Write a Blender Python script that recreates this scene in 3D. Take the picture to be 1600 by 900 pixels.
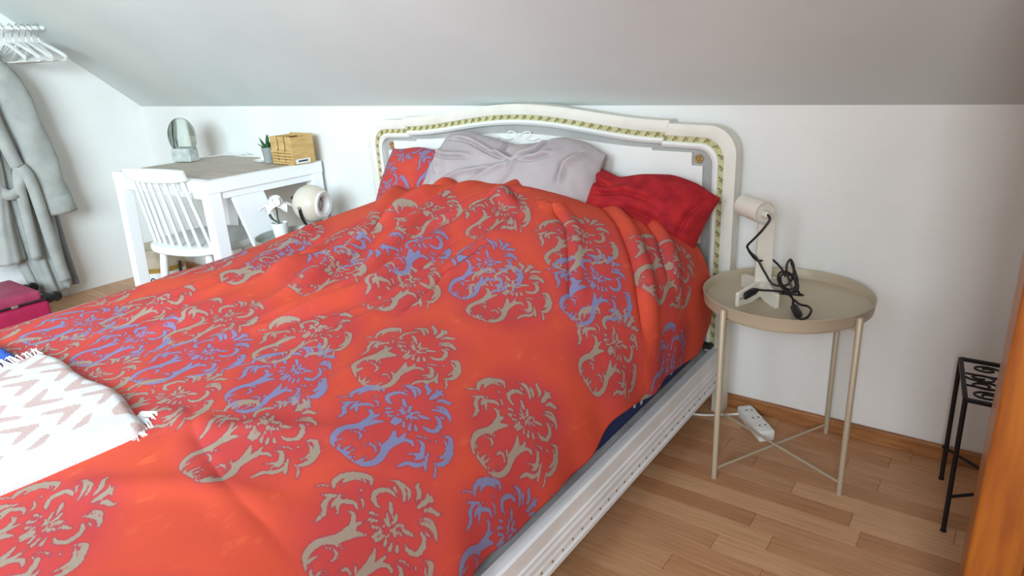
import bpy, bmesh, math, random
import numpy as np
from mathutils import Vector, Matrix

for o in list(bpy.data.objects):
    bpy.data.objects.remove(o, do_unlink=True)
scene = bpy.context.scene
COL = scene.collection
PI = math.pi

# ------------------------------------------------------------------ camera
CAM = (0.0, -2.0693, 1.17)
RIGHT = Vector((0.80798, 0.58699, -0.05108))
DOWN = Vector((0.15228, -0.29178, -0.94429))
FWD = Vector((-0.56919, 0.75519, -0.32514))
cd = bpy.data.cameras.new('camera')
cd.sensor_fit = 'HORIZONTAL'; cd.sensor_width = 36.0
cd.lens = 1053.3 / 1600 * 36.0
cd.clip_start = 0.02
cam = bpy.data.objects.new('camera', cd)
rot = Matrix((RIGHT, -DOWN, -FWD)).transposed().to_4x4()
cam.matrix_world = Matrix.Translation(CAM) @ rot
COL.objects.link(cam)
scene.camera = cam

# ------------------------------------------------------------------ world, daylight, exposure
w = bpy.data.worlds.new('daylight'); scene.world = w
w.use_nodes = True
bg = w.node_tree.nodes['Background']
bg.inputs[0].default_value = (0.80, 0.90, 1.0, 1)
bg.inputs[1].default_value = 1.0

def window_light(name, loc, direction, sx, sy, power, col):
    l = bpy.data.lights.new(name, 'AREA'); l.shape = 'RECTANGLE'
    l.size = sx; l.size_y = sy; l.energy = power; l.color = col
    o = bpy.data.objects.new(name, l); COL.objects.link(o)
    o.location = loc
    o.rotation_euler = Vector(direction).to_track_quat('-Z', 'Y').to_euler()
    return o
# daylight entering through the two roof windows of the opposite slope
l = window_light('roof_window_daylight', (-1.05, -3.50, 1.66), (-3.7, 2.2, -0.75), 1.85, 1.1, 86, (0.70, 0.89, 1.0))
l.data.spread = math.radians(135)
window_light('roof_window_daylight', (0.40, -3.66, 1.60), (-0.1, 0.65, -0.7), 0.62, 1.0, 36, (0.86, 0.94, 1.0))

scene.view_settings.view_transform = 'Standard'
scene.view_settings.look = 'None'
scene.view_settings.gamma = 1.0
scene.view_settings.use_curve_mapping = False
scene.view_settings.exposure = 0.66

# ------------------------------------------------------------------ materials
MATS = {}
def srgb(r, g, b):
    f = lambda c: (c/255/12.92) if c/255 <= 0.04045 else ((c/255+0.055)/1.055)**2.4
    return (f(r), f(g), f(b), 1.0)
def mat(name, c1, c2=None, rough=0.6, scale=8.0, metal=0.0, bump=0.0, bscale=60.0, stretch=(1, 1, 1), detail=4.0, spec=0.4, coat=0.0):
    if name in MATS: return MATS[name]
    m = bpy.data.materials.new(name); m.use_nodes = True
    nt = m.node_tree; b = nt.nodes['Principled BSDF']
    b.inputs['Roughness'].default_value = rough
    b.inputs['Metallic'].default_value = metal
    b.inputs['Specular IOR Level'].default_value = spec
    b.inputs['Coat Weight'].default_value = coat
    tc = nt.nodes.new('ShaderNodeTexCoord')
    mp = nt.nodes.new('ShaderNodeMapping'); mp.inputs['Scale'].default_value = stretch
    nt.links.new(tc.outputs['Object'], mp.inputs['Vector'])
    if c2 is None: c2 = tuple(min(1, v*0.9) for v in c1[:3]) + (1,)
    nz = nt.nodes.new('ShaderNodeTexNoise'); nz.inputs['Scale'].default_value = scale; nz.inputs['Detail'].default_value = detail
    nt.links.new(mp.outputs[0], nz.inputs['Vector'])
    rp = nt.nodes.new('ShaderNodeValToRGB')
    rp.color_ramp.elements[0].position = 0.35; rp.color_ramp.elements[0].color = c1
    rp.color_ramp.elements[1].position = 0.68; rp.color_ramp.elements[1].color = c2
    nt.links.new(nz.outputs['Fac'], rp.inputs[0]); nt.links.new(rp.outputs[0], b.inputs['Base Color'])
    if bump > 0:
        n2 = nt.nodes.new('ShaderNodeTexNoise'); n2.inputs['Scale'].default_value = bscale; n2.inputs['Detail'].default_value = 6
        nt.links.new(mp.outputs[0], n2.inputs['Vector'])
        bp = nt.nodes.new('ShaderNodeBump'); bp.inputs['Strength'].default_value = bump; bp.inputs['Distance'].default_value = 0.01
        nt.links.new(n2.outputs['Fac'], bp.inputs['Height']); nt.links.new(bp.outputs[0], b.inputs['Normal'])
    MATS[name] = m
    return m

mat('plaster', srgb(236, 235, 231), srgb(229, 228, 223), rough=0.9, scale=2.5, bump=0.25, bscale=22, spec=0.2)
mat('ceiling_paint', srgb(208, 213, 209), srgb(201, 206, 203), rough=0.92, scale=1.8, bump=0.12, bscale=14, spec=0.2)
mat('wood_trim', srgb(176, 120, 72), srgb(140, 88, 48), rough=0.5, scale=7, stretch=(1, 8, 8))
mat('laminate', srgb(190, 142, 105), srgb(165, 116, 80), rough=0.42, scale=6, stretch=(1.2, 14, 4))
mat('pine', srgb(178, 102, 26), srgb(146, 74, 14), rough=0.45, scale=5, stretch=(9, 9, 1.0), coat=0.2)
mat('cream_paint', srgb(232, 229, 218), srgb(222, 218, 205), rough=0.5, scale=12, bump=0.08, bscale=50)
mat('panel_paint', srgb(238, 237, 232), srgb(230, 229, 224), rough=0.5, scale=4)
mat('grey_paint', srgb(176, 174, 170), srgb(164, 162, 158), rough=0.55, scale=9)
mat('olive_gilt', srgb(202, 200, 154), srgb(178, 174, 124), rough=0.5, scale=60)
mat('old_gold', srgb(150, 124, 78), srgb(112, 88, 52), rough=0.5, scale=120)
mat('rosette_gold', srgb(196, 160, 96), srgb(130, 92, 44), rough=0.45, scale=90)
mat('rail_white', srgb(238, 240, 242), srgb(226, 228, 230), rough=0.5, scale=7, bump=0.1, bscale=40)
mat('slat_grey', srgb(196, 196, 196), srgb(168, 166, 164), rough=0.6, scale=12)
mat('dark_gap', srgb(52, 48, 44), srgb(36, 32, 30), rough=0.8)
mat('white_furniture', srgb(248, 249, 249), srgb(242, 244, 245), rough=0.42, scale=3)
mat('chair_white', srgb(232, 235, 233), srgb(222, 226, 224), rough=0.45, scale=3)
mat('taupe_top', srgb(186, 172, 158), srgb(172, 158, 145), rough=0.55, scale=5, stretch=(1, 6, 1))
mat('taupe_metal', srgb(192, 178, 154), srgb(184, 170, 146), rough=0.42, scale=4, metal=0.15)
mat('grey_metal', srgb(172, 175, 168), srgb(162, 165, 158), rough=0.35, scale=4, metal=0.2)
mat('lamp_cream', srgb(226, 219, 206), srgb(218, 211, 198), rough=0.45, scale=6)
mat('black_rubber', srgb(28, 27, 27), srgb(20, 20, 20), rough=0.45, scale=20)
mat('black_iron', srgb(24, 23, 24), srgb(14, 14, 15), rough=0.5, scale=30)
mat('steel', srgb(200, 200, 200), srgb(180, 180, 180), rough=0.25, metal=0.9)
mat('white_plastic', srgb(236, 236, 232), srgb(228, 228, 224), rough=0.4, scale=5)
mat('socket_hole', srgb(60, 60, 60), srgb(46, 46, 46), rough=0.7)
mat('robe_linen', srgb(172, 173, 167), srgb(158, 160, 155), rough=0.95, scale=14, bump=0.35, bscale=260, spec=0.1)
mat('robe_inside', srgb(140, 145, 148), srgb(128, 134, 138), rough=0.95, scale=14, bump=0.3, bscale=260, spec=0.1)
mat('magenta_nylon', srgb(166, 26, 72), srgb(150, 18, 62), rough=0.6, scale=12, bump=0.2, bscale=300)
mat('magenta_top', srgb(158, 56, 88), srgb(146, 44, 76), rough=0.55, scale=12, bump=0.2, bscale=300)
mat('concrete', srgb(196, 200, 194), srgb(160, 166, 160), rough=0.8, scale=30, bump=0.2, bscale=80)
mat('grey_pot', srgb(150, 154, 152), srgb(140, 144, 142), rough=0.7, scale=12)
mat('leaf_green', srgb(62, 112, 66), srgb(40, 84, 52), rough=0.5, scale=25)
mat('bamboo', srgb(206, 172, 112), srgb(188, 150, 90), rough=0.5, scale=10, stretch=(1, 1, 5))
mat('bamboo_peg_and_shade', srgb(120, 84, 46), srgb(100, 68, 36), rough=0.6, scale=10)  # peg colour, also gap shade painted onto the organizer's inner dividers
mat('petal_white', srgb(246, 246, 244), srgb(238, 238, 235), rough=0.7, scale=8)
mat('stem_green', srgb(70, 84, 66), srgb(56, 70, 54), rough=0.6)
mat('soil', srgb(70, 60, 50), srgb(50, 42, 36), rough=0.9, scale=60)
mat('ball_cream', srgb(214, 206, 190), srgb(206, 198, 182), rough=0.25, scale=4, coat=0.4)
mat('bulb_glass', srgb(190, 196, 194), srgb(170, 178, 176), rough=0.12, scale=3)
mat('basket_beige', srgb(196, 180, 160), srgb(180, 164, 144), rough=0.8, scale=20)
mat('basket_band', srgb(176, 140, 64), srgb(150, 116, 48), rough=0.5, scale=20)
mat('print_navy', srgb(44, 48, 66), srgb(36, 40, 56), rough=0.6)
mat('grey_cotton', srgb(182, 172, 172), srgb(172, 162, 163), rough=0.9, scale=10, bump=0.1, bscale=350, spec=0.15)
mat('red_cotton', srgb(176, 38, 42), srgb(146, 26, 36), rough=0.85, scale=26, stretch=(1, 1, 1), bump=0.1, bscale=350, spec=0.2)
mat('blue_cloth', srgb(58, 96, 178), srgb(46, 80, 156), rough=0.9, scale=20)
mat('fringe_white', srgb(236, 236, 234), srgb(214, 216, 220), rough=0.9, scale=40)
def mirror_mat():
    m = mat('mirror_glass', srgb(205, 214, 208), srgb(200, 210, 204), rough=0.03, metal=1.0); return m
mirror_mat()

def nav():
    m = bpy.data.materials.new('navy_sheet'); m.use_nodes = True; nt = m.node_tree; b = nt.nodes['Principled BSDF']
    b.inputs['Roughness'].default_value = 0.9
    tc = nt.nodes.new('ShaderNodeTexCoord'); v = nt.nodes.new('ShaderNodeTexVoronoi'); v.inputs['Scale'].default_value = 26
    nt.links.new(tc.outputs['Object'], v.inputs['Vector'])
    rp = nt.nodes.new('ShaderNodeValToRGB'); rp.color_ramp.interpolation = 'CONSTANT'
    rp.color_ramp.elements[0].color = srgb(210, 216, 226); rp.color_ramp.elements[1].position = 0.2; rp.color_ramp.elements[1].color = srgb(26, 42, 96)
    nt.links.new(v.outputs['Distance'], rp.inputs[0]); nt.links.new(rp.outputs[0], b.inputs['Base Color'])
    MATS['navy_sheet'] = m
nav()

def damask(name, orange, red, beige, blue):
    """woven print: 'print' = signed distance to the woven ornament (m), 'tone' = beige/blue, 'halo' = red ground around an ornament"""
    m = bpy.data.materials.new(name); m.use_nodes = True; nt = m.node_tree; b = nt.nodes['Principled BSDF']; L = nt.links.new
    b.inputs['Roughness'].default_value = 0.85; b.inputs['Specular IOR Level'].default_value = 0.2
    def attr(n):
        a = nt.nodes.new('ShaderNodeAttribute'); a.attribute_name = n; return a.outputs['Fac']
    tc = nt.nodes.new('ShaderNodeTexCoord')
    def noise(s, d=4, st=(1, 1, 1)):
        mp = nt.nodes.new('ShaderNodeMapping'); mp.inputs['Scale'].default_value = st; L(tc.outputs['Object'], mp.inputs[0])
        n = nt.nodes.new('ShaderNodeTexNoise'); n.inputs['Scale'].default_value = s; n.inputs['Detail'].default_value = d; L(mp.outputs[0], n.inputs['Vector']); return n.outputs['Fac']
    def math_(op, a, c, clamp=False):
        n = nt.nodes.new('ShaderNodeMath'); n.operation = op; n.use_clamp = clamp
        for i, v in enumerate((a, c)):
            if isinstance(v, (int, float)): n.inputs[i].default_value = v
            else: L(v, n.inputs[i])
        return n.outputs[0]
    def rng(v, a, c, lo=0.0, hi=1.0):
        n = nt.nodes.new('ShaderNodeMapRange'); n.clamp = True
        n.inputs[1].default_value = a; n.inputs[2].default_value = c; n.inputs[3].default_value = lo; n.inputs[4].default_value = hi
        L(v, n.inputs[0]); return n.outputs[0]
    def mix(f, a, c):
        n = nt.nodes.new('ShaderNodeMix'); n.data_type = 'RGBA'
        L(f, n.inputs[0])
        for i, v in ((6, a), (7, c)):
            if isinstance(v, tuple): n.inputs[i].default_value = v
            else: L(v, n.inputs[i])
        return n.outputs[2]
    halo = math_('ADD', attr('halo'), rng(noise(5), 0.35, 0.65, -0.28, 0.28), True)
    base = mix(halo, orange, red)
    streak = rng(noise(34, 6, (1, 0.55, 1)), 0.6, 0.72, 0, 0.3)
    base = mix(math_('MULTIPLY', streak, math_('SUBTRACT', 1.0, halo)), base, srgb(230, 120, 72))
    jag = math_('ADD', attr('print'), rng(noise(150, 2), 0.3, 0.7, -0.0009, 0.0009))
    rim = rng(jag, 0.0012, 0.0038, 0.55, 0.0)
    base = mix(rim, base, srgb(134, 68, 82))
    orn = mix(attr('tone'), beige, blue)
    orn = mix(rng(noise(420, 2), 0.4, 0.65, 0, 0.25), orn, red)
    fac = rng(jag, -0.0005, 0.0007, 1.0, 0.0)
    L(mix(fac, base, orn), b.inputs['Base Color'])
    n2 = noise(380, 3); bp = nt.nodes.new('ShaderNodeBump'); bp.inputs['Strength'].default_value = 0.08; bp.inputs['Distance'].default_value = 0.01
    L(n2, bp.inputs['Height']); L(bp.outputs[0], b.inputs['Normal'])
    MATS[name] = m
damask('damask_duvet', srgb(202, 76, 54), srgb(184, 64, 62), srgb(148, 139, 122), srgb(112, 125, 162))

def woven_throw():
    m = bpy.data.materials.new('woven_throw'); m.use_nodes = True; nt = m.node_tree; b = nt.nodes['Principled BSDF']; L = nt.links.new
    b.inputs['Roughness'].default_value = 0.95; b.inputs['Specular IOR Level'].default_value = 0.1
    a = nt.nodes.new('ShaderNodeAttribute'); a.attribute_name = 'print'
    r = nt.nodes.new('ShaderNodeMapRange'); r.inputs[1].default_value = -0.002; r.inputs[2].default_value = 0.002; r.inputs[3].default_value = 1; r.inputs[4].default_value = 0
    tc = nt.nodes.new('ShaderNodeTexCoord'); n = nt.nodes.new('ShaderNodeTexNoise'); n.inputs['Scale'].default_value = 300; L(tc.outputs['Object'], n.inputs['Vector'])
    ml = nt.nodes.new('ShaderNodeMath'); ml.operation = 'MULTIPLY_ADD'; ml.inputs[1].default_value = 0.012; ml.inputs[2].default_value = -0.006; L(n.outputs['Fac'], ml.inputs[0])
    ad = nt.nodes.new('ShaderNodeMath'); ad.operation = 'ADD'; L(a.outputs['Fac'], ad.inputs[0]); L(ml.outputs[0], ad.inputs[1]); L(ad.outputs[0], r.inputs[0])
    mx = nt.nodes.new('ShaderNodeMix'); mx.data_type = 'RGBA'; L(r.outputs[0], mx.inputs[0]); mx.inputs[6].default_value = srgb(206, 204, 204); mx.inputs[7].default_value = srgb(186, 160, 154)
    L(mx.outputs[2], b.inputs['Base Color'])
    bp = nt.nodes.new('ShaderNodeBump'); bp.inputs['Strength'].default_value = 0.35; bp.inputs['Distance'].default_value = 0.004; L(n.outputs['Fac'], bp.inputs['Height']); L(bp.outputs[0], b.inputs['Normal'])
    MATS['woven_throw'] = m
woven_throw()

# ------------------------------------------------------------------ helpers
class MB:
    """collects simple solids into one mesh"""
    def __init__(self): self.v = []; self.f = []; self.smooth = False
    def add(self, vs, fs):
        n = len(self.v); self.v += [tuple(v) for v in vs]; self.f += [tuple(i+n for i in f) for f in fs]; return self
    def box(self, c, s, rot=None):
        x, y, z = (k/2 for k in s)
        vs = [Vector((a*x, b*y, d*z)) for a in (-1, 1) for b in (-1, 1) for d in (-1, 1)]
        if rot is not None: vs = [rot @ v for v in vs]
        vs = [v + Vector(c) for v in vs]
        return self.add(vs, [(0, 1, 3, 2), (4, 6, 7, 5), (0, 4, 5, 1), (2, 3, 7, 6), (0, 2, 6, 4), (1, 5, 7, 3)])
    def bar(self, a, b, w, d, up=(0, 0, 1)):
        a = Vector(a); b = Vector(b); t = (b-a); L = t.length; t.normalize()
        s = t.cross(Vector(up))
        if s.length < 1e-4: s = t.cross(Vector((0, 1, 0)))
        s.normalize(); u = s.cross(t).normalized()
        R = Matrix((s, u, t)).transposed()
        return self.box((a+b)/2, (w, d, L), R)
    def tube(self, pts, r, n=8, closed=False, caps=True):
        pts = [Vector(p) for p in pts]; rs = r if isinstance(r, (list, tuple)) else [r]*len(pts)
        base = len(self.v); vs = []; prev = None; m = len(pts)
        for i, p in enumerate(pts):
            a = pts[(i-1) % m] if (closed or i > 0) else p
            b = pts[(i+1) % m] if (closed or i < m-1) else p
            t = (b-a).normalized()
            if prev is None:
                s = t.orthogonal().normalized()
            else:
                s = (prev - t*prev.dot(t))
                s = s.normalized() if s.length > 1e-6 else t.orthogonal().normalized()
            prev = s; u = t.cross(s)
            for k in range(n):
                an = 2*PI*k/n; vs.append(p + (s*math.cos(an)+u*math.sin(an))*rs[i])
        fs = []
        for i in range(m if closed else m-1):
            j = (i+1) % m
            for k in range(n):
                fs.append((i*n+k, i*n+(k+1) % n, j*n+(k+1) % n, j*n+k))
        if caps and not closed:
            fs.append(tuple(range(n-1, -1, -1))); fs.append(tuple((m-1)*n+k for k in range(n)))
        return self.add(vs, fs)
    def lathe(self, prof, n=32, c=(0, 0, 0), R=None, closed=False):
        vs = []; fs = []; m = len(prof)
        for k in range(n):
            a = 2*PI*k/n
            for (r, z) in prof:
                v = Vector((r*math.cos(a), r*math.sin(a), z))
                if R is not None: v = R @ v
                vs.append(v + Vector(c))
        for k in range(n):
            q = (k+1) % n
            for i in range(m if closed else m-1):
                j = (i+1) % m
                fs.append((k*m+i, q*m+i, q*m+j, k*m+j))
        return self.add(vs, fs)
    def prism(self, poly, d, T=None):
        """polygon in XY extruded along Z by d, then placed by T"""
        n = len(poly); vs = [Vector((x, y, 0)) for x, y in poly] + [Vector((x, y, d)) for x, y in poly]
        if T is not None: vs = [T @ v for v in vs]
        fs = [tuple(range(n-1, -1, -1)), tuple(range(n, 2*n))] + [(i, (i+1) % n, n+(i+1) % n, n+i) for i in range(n)]
        return self.add(vs, fs)
    def build(self, name, m, parent=None, smooth=False, bevel=0.0, loc=None, seg=2):
        me = bpy.data.meshes.new(name); me.from_pydata(self.v, [], self.f); me.update()
        bm = bmesh.new(); bm.from_mesh(me)
        bmesh.ops.remove_doubles(bm, verts=bm.verts, dist=1e-6)
        bmesh.ops.recalc_face_normals(bm, faces=bm.faces)
        if bevel > 0:
            es = [e for e in bm.edges if len(e.link_faces) == 2 and e.calc_face_angle(0) > 0.5]
            bmesh.ops.bevel(bm, geom=es, offset=bevel, segments=seg, affect='EDGES', profile=0.5, clamp_overlap=True)
        bm.to_mesh(me); bm.free()
        me.materials.append(MATS[m])
        o = bpy.data.objects.new(name, me); COL.objects.link(o)
        if smooth:
            for p in me.polygons: p.use_smooth = True
            try: me.set_sharp_from_angle(angle=math.radians(40))
            except Exception: pass
        if parent is not None: o.parent = parent
        if loc is not None: o.location = loc
        return o

def link_mesh(name, verts, faces, m, parent=None, smooth=True, loc=None):
    me = bpy.data.meshes.new(name); me.from_pydata([tuple(map(float, v)) for v in verts], [], faces); me.update()
    me.materials.append(MATS[m])
    if smooth: me.polygons.foreach_set('use_smooth', [True]*len(me.polygons))
    o = bpy.data.objects.new(name, me); COL.objects.link(o)
    if parent is not None: o.parent = parent
    if loc is not None: o.location = loc
    return o
def set_attr(o, name, vals):
    a = o.data.attributes.new(name, 'FLOAT', 'POINT'); a.data.foreach_set('value', np.asarray(vals, dtype=np.float32))
def tag(o, label, cat, group=None):
    o['label'] = label; o['category'] = cat
    if group: o['group'] = group
    return o
def thing(name, label, cat, loc=(0, 0, 0), rz=0.0, group=None):
    o = bpy.data.objects.new(name, None); COL.objects.link(o); o.empty_display_size = 0.05
    o.location = loc; o.rotation_euler = (0, 0, rz); return tag(o, label, cat, group)
def struct(o): o['kind'] = 'structure'; return o
def bez(pts, n=8):
    """Catmull-Rom through points"""
    P = [Vector(p) for p in pts]; out = []
    for i in range(len(P)-1):
        p0 = P[max(i-1, 0)]; p1 = P[i]; p2 = P[i+1]; p3 = P[min(i+2, len(P)-1)]
        for k in range(n):
            t = k/n
            out.append(0.5*((2*p1)+(p2-p0)*t+(2*p0-5*p1+4*p2-p3)*t*t+(3*p1-p0-3*p2+p3)*t**3))
    out.append(P[-1]); return out
random.seed(5); rs = np.random.RandomState(3)
# ------------------------------------------------------------------ woven ornament (left half; mirrored about x = 0), metres
MOTIF = [([(-0.1342,-0.0131,0.0013),(-0.1477,0.0002,0.0053),(-0.1498,0.0196,0.0066),(-0.1405,0.0429,0.0066),(-0.1247,0.0598,0.0066),(-0.1101,0.0687,0.0053),(-0.0955,0.057,0.001)],1),
 ([(-0.1311,0.0053,0.001),(-0.1366,0.0229,0.0043),(-0.1278,0.0434,0.0043),(-0.106,0.0544,0.001)],1),
 ([(-0.1635,-0.038,0.001),(-0.1551,-0.0236,0.003),(-0.1398,-0.0095,0.001)],0),
 ([(-0.1002,0.0326,0.0026),(-0.0947,0.0343,0.001)],0),
 ([(-0.1396,-0.0421,0.0013),(-0.1261,-0.0294,0.0046),(-0.1094,-0.0037,0.0013)],0),
 ([(-0.1219,-0.0271,0.002),(-0.1195,-0.0488,0.0056),(-0.1014,-0.0653,0.0056),(-0.0954,-0.0918,0.0016)],1),
 ([(-0.1023,-0.0462,0.0013),(-0.1075,-0.0282,0.0059),(-0.096,-0.0103,0.0059),(-0.083,0.0009,0.004),(-0.0672,-0.0042,0.001)],1),
 ([(-0.1028,-0.0263,0.0046),(-0.0824,-0.0463,0.001)],0),
 ([(-0.0941,0.0201,0.001),(-0.0765,0.0178,0.0026),(-0.0624,0.0053,0.001)],0),
 ([(-0.078,-0.0209,0.0013),(-0.064,-0.0178,0.0043),(-0.0504,-0.031,0.0046),(-0.0438,-0.0517,0.0079),(-0.0419,-0.0762,0.0099),(-0.0538,-0.1001,0.0073),(-0.0573,-0.1239,0.0073),(-0.0507,-0.1446,0.0063),(-0.039,-0.1574,0.004),(-0.0239,-0.165,0.001)],0),
 ([(-0.0452,-0.0504,0.0066),(-0.0444,-0.0286,0.0046),(-0.0409,-0.0081,0.001)],0),
 ([(-0.0382,-0.067,0.0066),(-0.0295,-0.0399,0.0066),(-0.0159,-0.0222,0.001)],0),
 ([(-0.0229,-0.1511,0.0013),(-0.0155,-0.1622,0.003),(-0.0006,-0.1619,0.0036),(0.007,-0.15,0.003),(0.0051,-0.1352,0.001)],0),
 ([(-0.0404,-0.1068,0.001),(-0.0261,-0.0963,0.0026),(-0.0148,-0.0995,0.0033),(-0.0118,-0.1154,0.001)],0),
 ([(-0.0324,-0.0855,0.0026),(-0.018,-0.077,0.001)],0),
 ([(-0.0362,-0.1497,0.003),(-0.0362,-0.1291,0.001)],0),
 ([(-0.0452,0.0388,0.0013),(-0.0613,0.0378,0.0046),(-0.0773,0.0509,0.0059),(-0.0738,0.0714,0.0059),(-0.0629,0.0834,0.0053),(-0.0452,0.0867,0.0013)],1),
 ([(-0.0481,0.0158,0.004),(-0.0358,0.0258,0.0016)],0),
 ([(-0.0372,0.0032,0.004),(-0.0259,0.0186,0.0016)],0),
 ([(-0.0233,-0.0007,0.0036),(-0.0114,0.0122,0.0016)],0),
 ([(-0.0045,-0.0114,0.004),(-0.0034,0.0109,0.002)],0),
 ([(0.0065,-0.0027,0.0036),(0.0043,0.0124,0.0016)],0),
 ([(-0.0426,0.0667,0.0026),(-0.03,0.0589,0.0049),(-0.0171,0.0514,0.0013)],0),
 ([(-0.0219,0.0303,0.0016),(-0.0087,0.0335,0.0033)],0),
 ([(-0.0297,0.0456,0.0016),(-0.0195,0.0408,0.003),(-0.0114,0.0362,0.0013)],0),
 ([(-0.0142,0.0628,0.002),(-0.0064,0.0507,0.004),(-0.0049,0.0395,0.0016)],0),
 ([(-0.0123,0.0176,0.0013),(-0.0047,0.0328,0.003)],0),
 ([(-0.0812,0.1045,0.0013),(-0.065,0.1145,0.0053),(-0.0442,0.109,0.0053),(-0.026,0.0925,0.0013)],1),
 ([(-0.0617,0.1196,0.001),(-0.0445,0.1222,0.0036),(-0.0316,0.1148,0.0036),(-0.0236,0.1044,0.001)],0),
 ([(-0.0147,0.1202,0.0016),(-0.0215,0.1372,0.0056),(-0.0373,0.1436,0.0043),(-0.042,0.1535,0.001)],0),
 ([(0.0001,0.1122,0.0013),(0.0001,0.1316,0.0066),(-0.0029,0.1488,0.004),(-0.0115,0.1527,0.0026)],0),
 ([(0.0001,0.1316,0.0053),(0.0004,0.1539,0.0033),(-0.0,0.1615,0.0023)],0),
 ([(-0.0526,0.0959,0.001),(-0.0646,0.0979,0.003)],0)]
def motif_segments():
    segs = []
    for pts, ser in MOTIF:
        P = np.array(pts, float)
        n = 4; t = np.linspace(0, len(P)-1, (len(P)-1)*n+1)
        out = []
        for u in t:
            i = min(int(u), len(P)-2); a = u-i
            p0 = P[max(i-1, 0)]; p1 = P[i]; p2 = P[i+1]; p3 = P[min(i+2, len(P)-1)]
            q = 0.5*((2*p1)+(p2-p0)*a+(2*p0-5*p1+4*p2-p3)*a*a+(3*p1-p0-3*p2+p3)*a**3)
            q[2] = max(p1[2]*(1-a)+p2[2]*a, 0.0004)
            if ser: q[2] *= 0.72+0.42*((u*2.3) % 1.0)
            out.append(q)
        out = np.array(out)
        for a, b in zip(out[:-1], out[1:]):
            segs.append((*a, *b)); segs.append((-a[0], a[1], a[2], -b[0], b[1], b[2]))
    return np.array(segs)
SEGS = motif_segments()
def motif_sdf(px, py):
    """signed distance of points to one ornament"""
    d = np.full(px.shape, 1.0)
    for ax, ay, ar, bx_, by, br in SEGS:
        ex, ey = bx_-ax, by-ay; L2 = ex*ex+ey*ey+1e-12
        h = np.clip(((px-ax)*ex+(py-ay)*ey)/L2, 0, 1)
        dd = np.hypot(px-ax-ex*h, py-ay-ey*h)-(ar+(br-ar)*h)
        np.minimum(d, dd, out=d)
    return d
def paint(S, T, motifs):
    """print / tone / halo fields on cloth coordinates"""
    pr = np.full(S.shape, 0.2); tone = np.zeros(S.shape); halo = np.zeros(S.shape)
    for (s, t, col, sc, ang) in motifs:
        ca, sa = math.cos(ang), math.sin(ang)
        dx, dy = S-s, T-t
        m = (abs(dx) < 0.215*sc) & (abs(dy) < 0.215*sc)
        lx = (dx[m]*ca+dy[m]*sa)/sc; ly = (-dx[m]*sa+dy[m]*ca)/sc
        d = motif_sdf(lx, ly)*sc
        cur = pr[m]; better = d < cur
        tn = tone[m]; tn[better] = col; tone[m] = tn
        pr[m] = np.minimum(cur, d)
        hl = np.clip(1.3-np.sqrt((lx/0.155)**2+(ly/0.165)**2), 0, 1)
        halo[m] = np.maximum(halo[m], np.minimum(hl*1.8, 1))
    return pr, tone, halo

def gsm(a, k):
    """gaussian smooth along axis 0, edges held"""
    if k <= 0: return a
    r = int(3*k); w_ = np.exp(-0.5*(np.arange(-r, r+1)/k)**2); w_ /= w_.sum()
    p = np.concatenate([np.repeat(a[:1], r, 0), a, np.repeat(a[-1:], r, 0)])
    return np.apply_along_axis(lambda q: np.convolve(q, w_, 'valid'), 0, p)
def fnoise(X, Y, sc, seed, oct_=3):
    r = np.random.RandomState(seed); out = np.zeros(X.shape); amp = 1.0
    for o in range(oct_):
        for k in range(4):
            a = r.uniform(0, 2*PI); f = sc*2**o*r.uniform(0.7, 1.3)
            out += amp*np.sin((X*math.cos(a)+Y*math.sin(a))*f+r.uniform(0, 6.28)+0.8*np.sin((X*math.sin(a)-Y*math.cos(a))*f*0.6))/4
        amp *= 0.5
    return out
def polydist(X, Y, pts):
    d = np.full(X.shape, 9.0); along = np.zeros(X.shape); side = np.zeros(X.shape)
    n = len(pts)-1
    for i in range(n):
        ax, ay = pts[i]; ex, ey = pts[i+1][0]-ax, pts[i+1][1]-ay
        h = np.clip(((X-ax)*ex+(Y-ay)*ey)/(ex*ex+ey*ey), 0, 1)
        dx, dy = X-ax-ex*h, Y-ay-ey*h
        dd = np.hypot(dx, dy); m = dd < d
        d[m] = dd[m]; along[m] = ((i+h)/n)[m]; side[m] = np.sign(ex*dy-ey*dx)[m]
    return d, along, side

# profile of the duvet along the bed (y, crown height), (y, left shoulder), (y, right shoulder), hem
PY = [0.0, -0.12, -0.20, -0.29, -0.38, -0.48, -0.62, -0.8, -1.0, -1.3, -1.6, -2.1]
PC = [0.60, 0.66, 0.715, 0.762, 0.776, 0.753, 0.69, 0.625, 0.585, 0.555, 0.54, 0.53]
PL = [0.585, 0.59, 0.595, 0.592, 0.585, 0.578, 0.568, 0.555, 0.545, 0.532, 0.53, 0.525]
PR = [0.63, 0.655, 0.675, 0.69, 0.685, 0.66, 0.61, 0.555, 0.515, 0.49, 0.485, 0.48]
HY = [0.0, -0.16, -0.22, -0.3, -0.6, -0.8, -0.9, -1.0, -1.25, -2.1]
HZ = [0.42, 0.36, 0.315, 0.292, 0.30, 0.305, 0.27, 0.255, 0.248, 0.245]
HX = [-0.70, -0.685, -0.68, -0.675, -0.675, -0.68, -0.685, -0.69, -0.70, -0.71]
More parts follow.
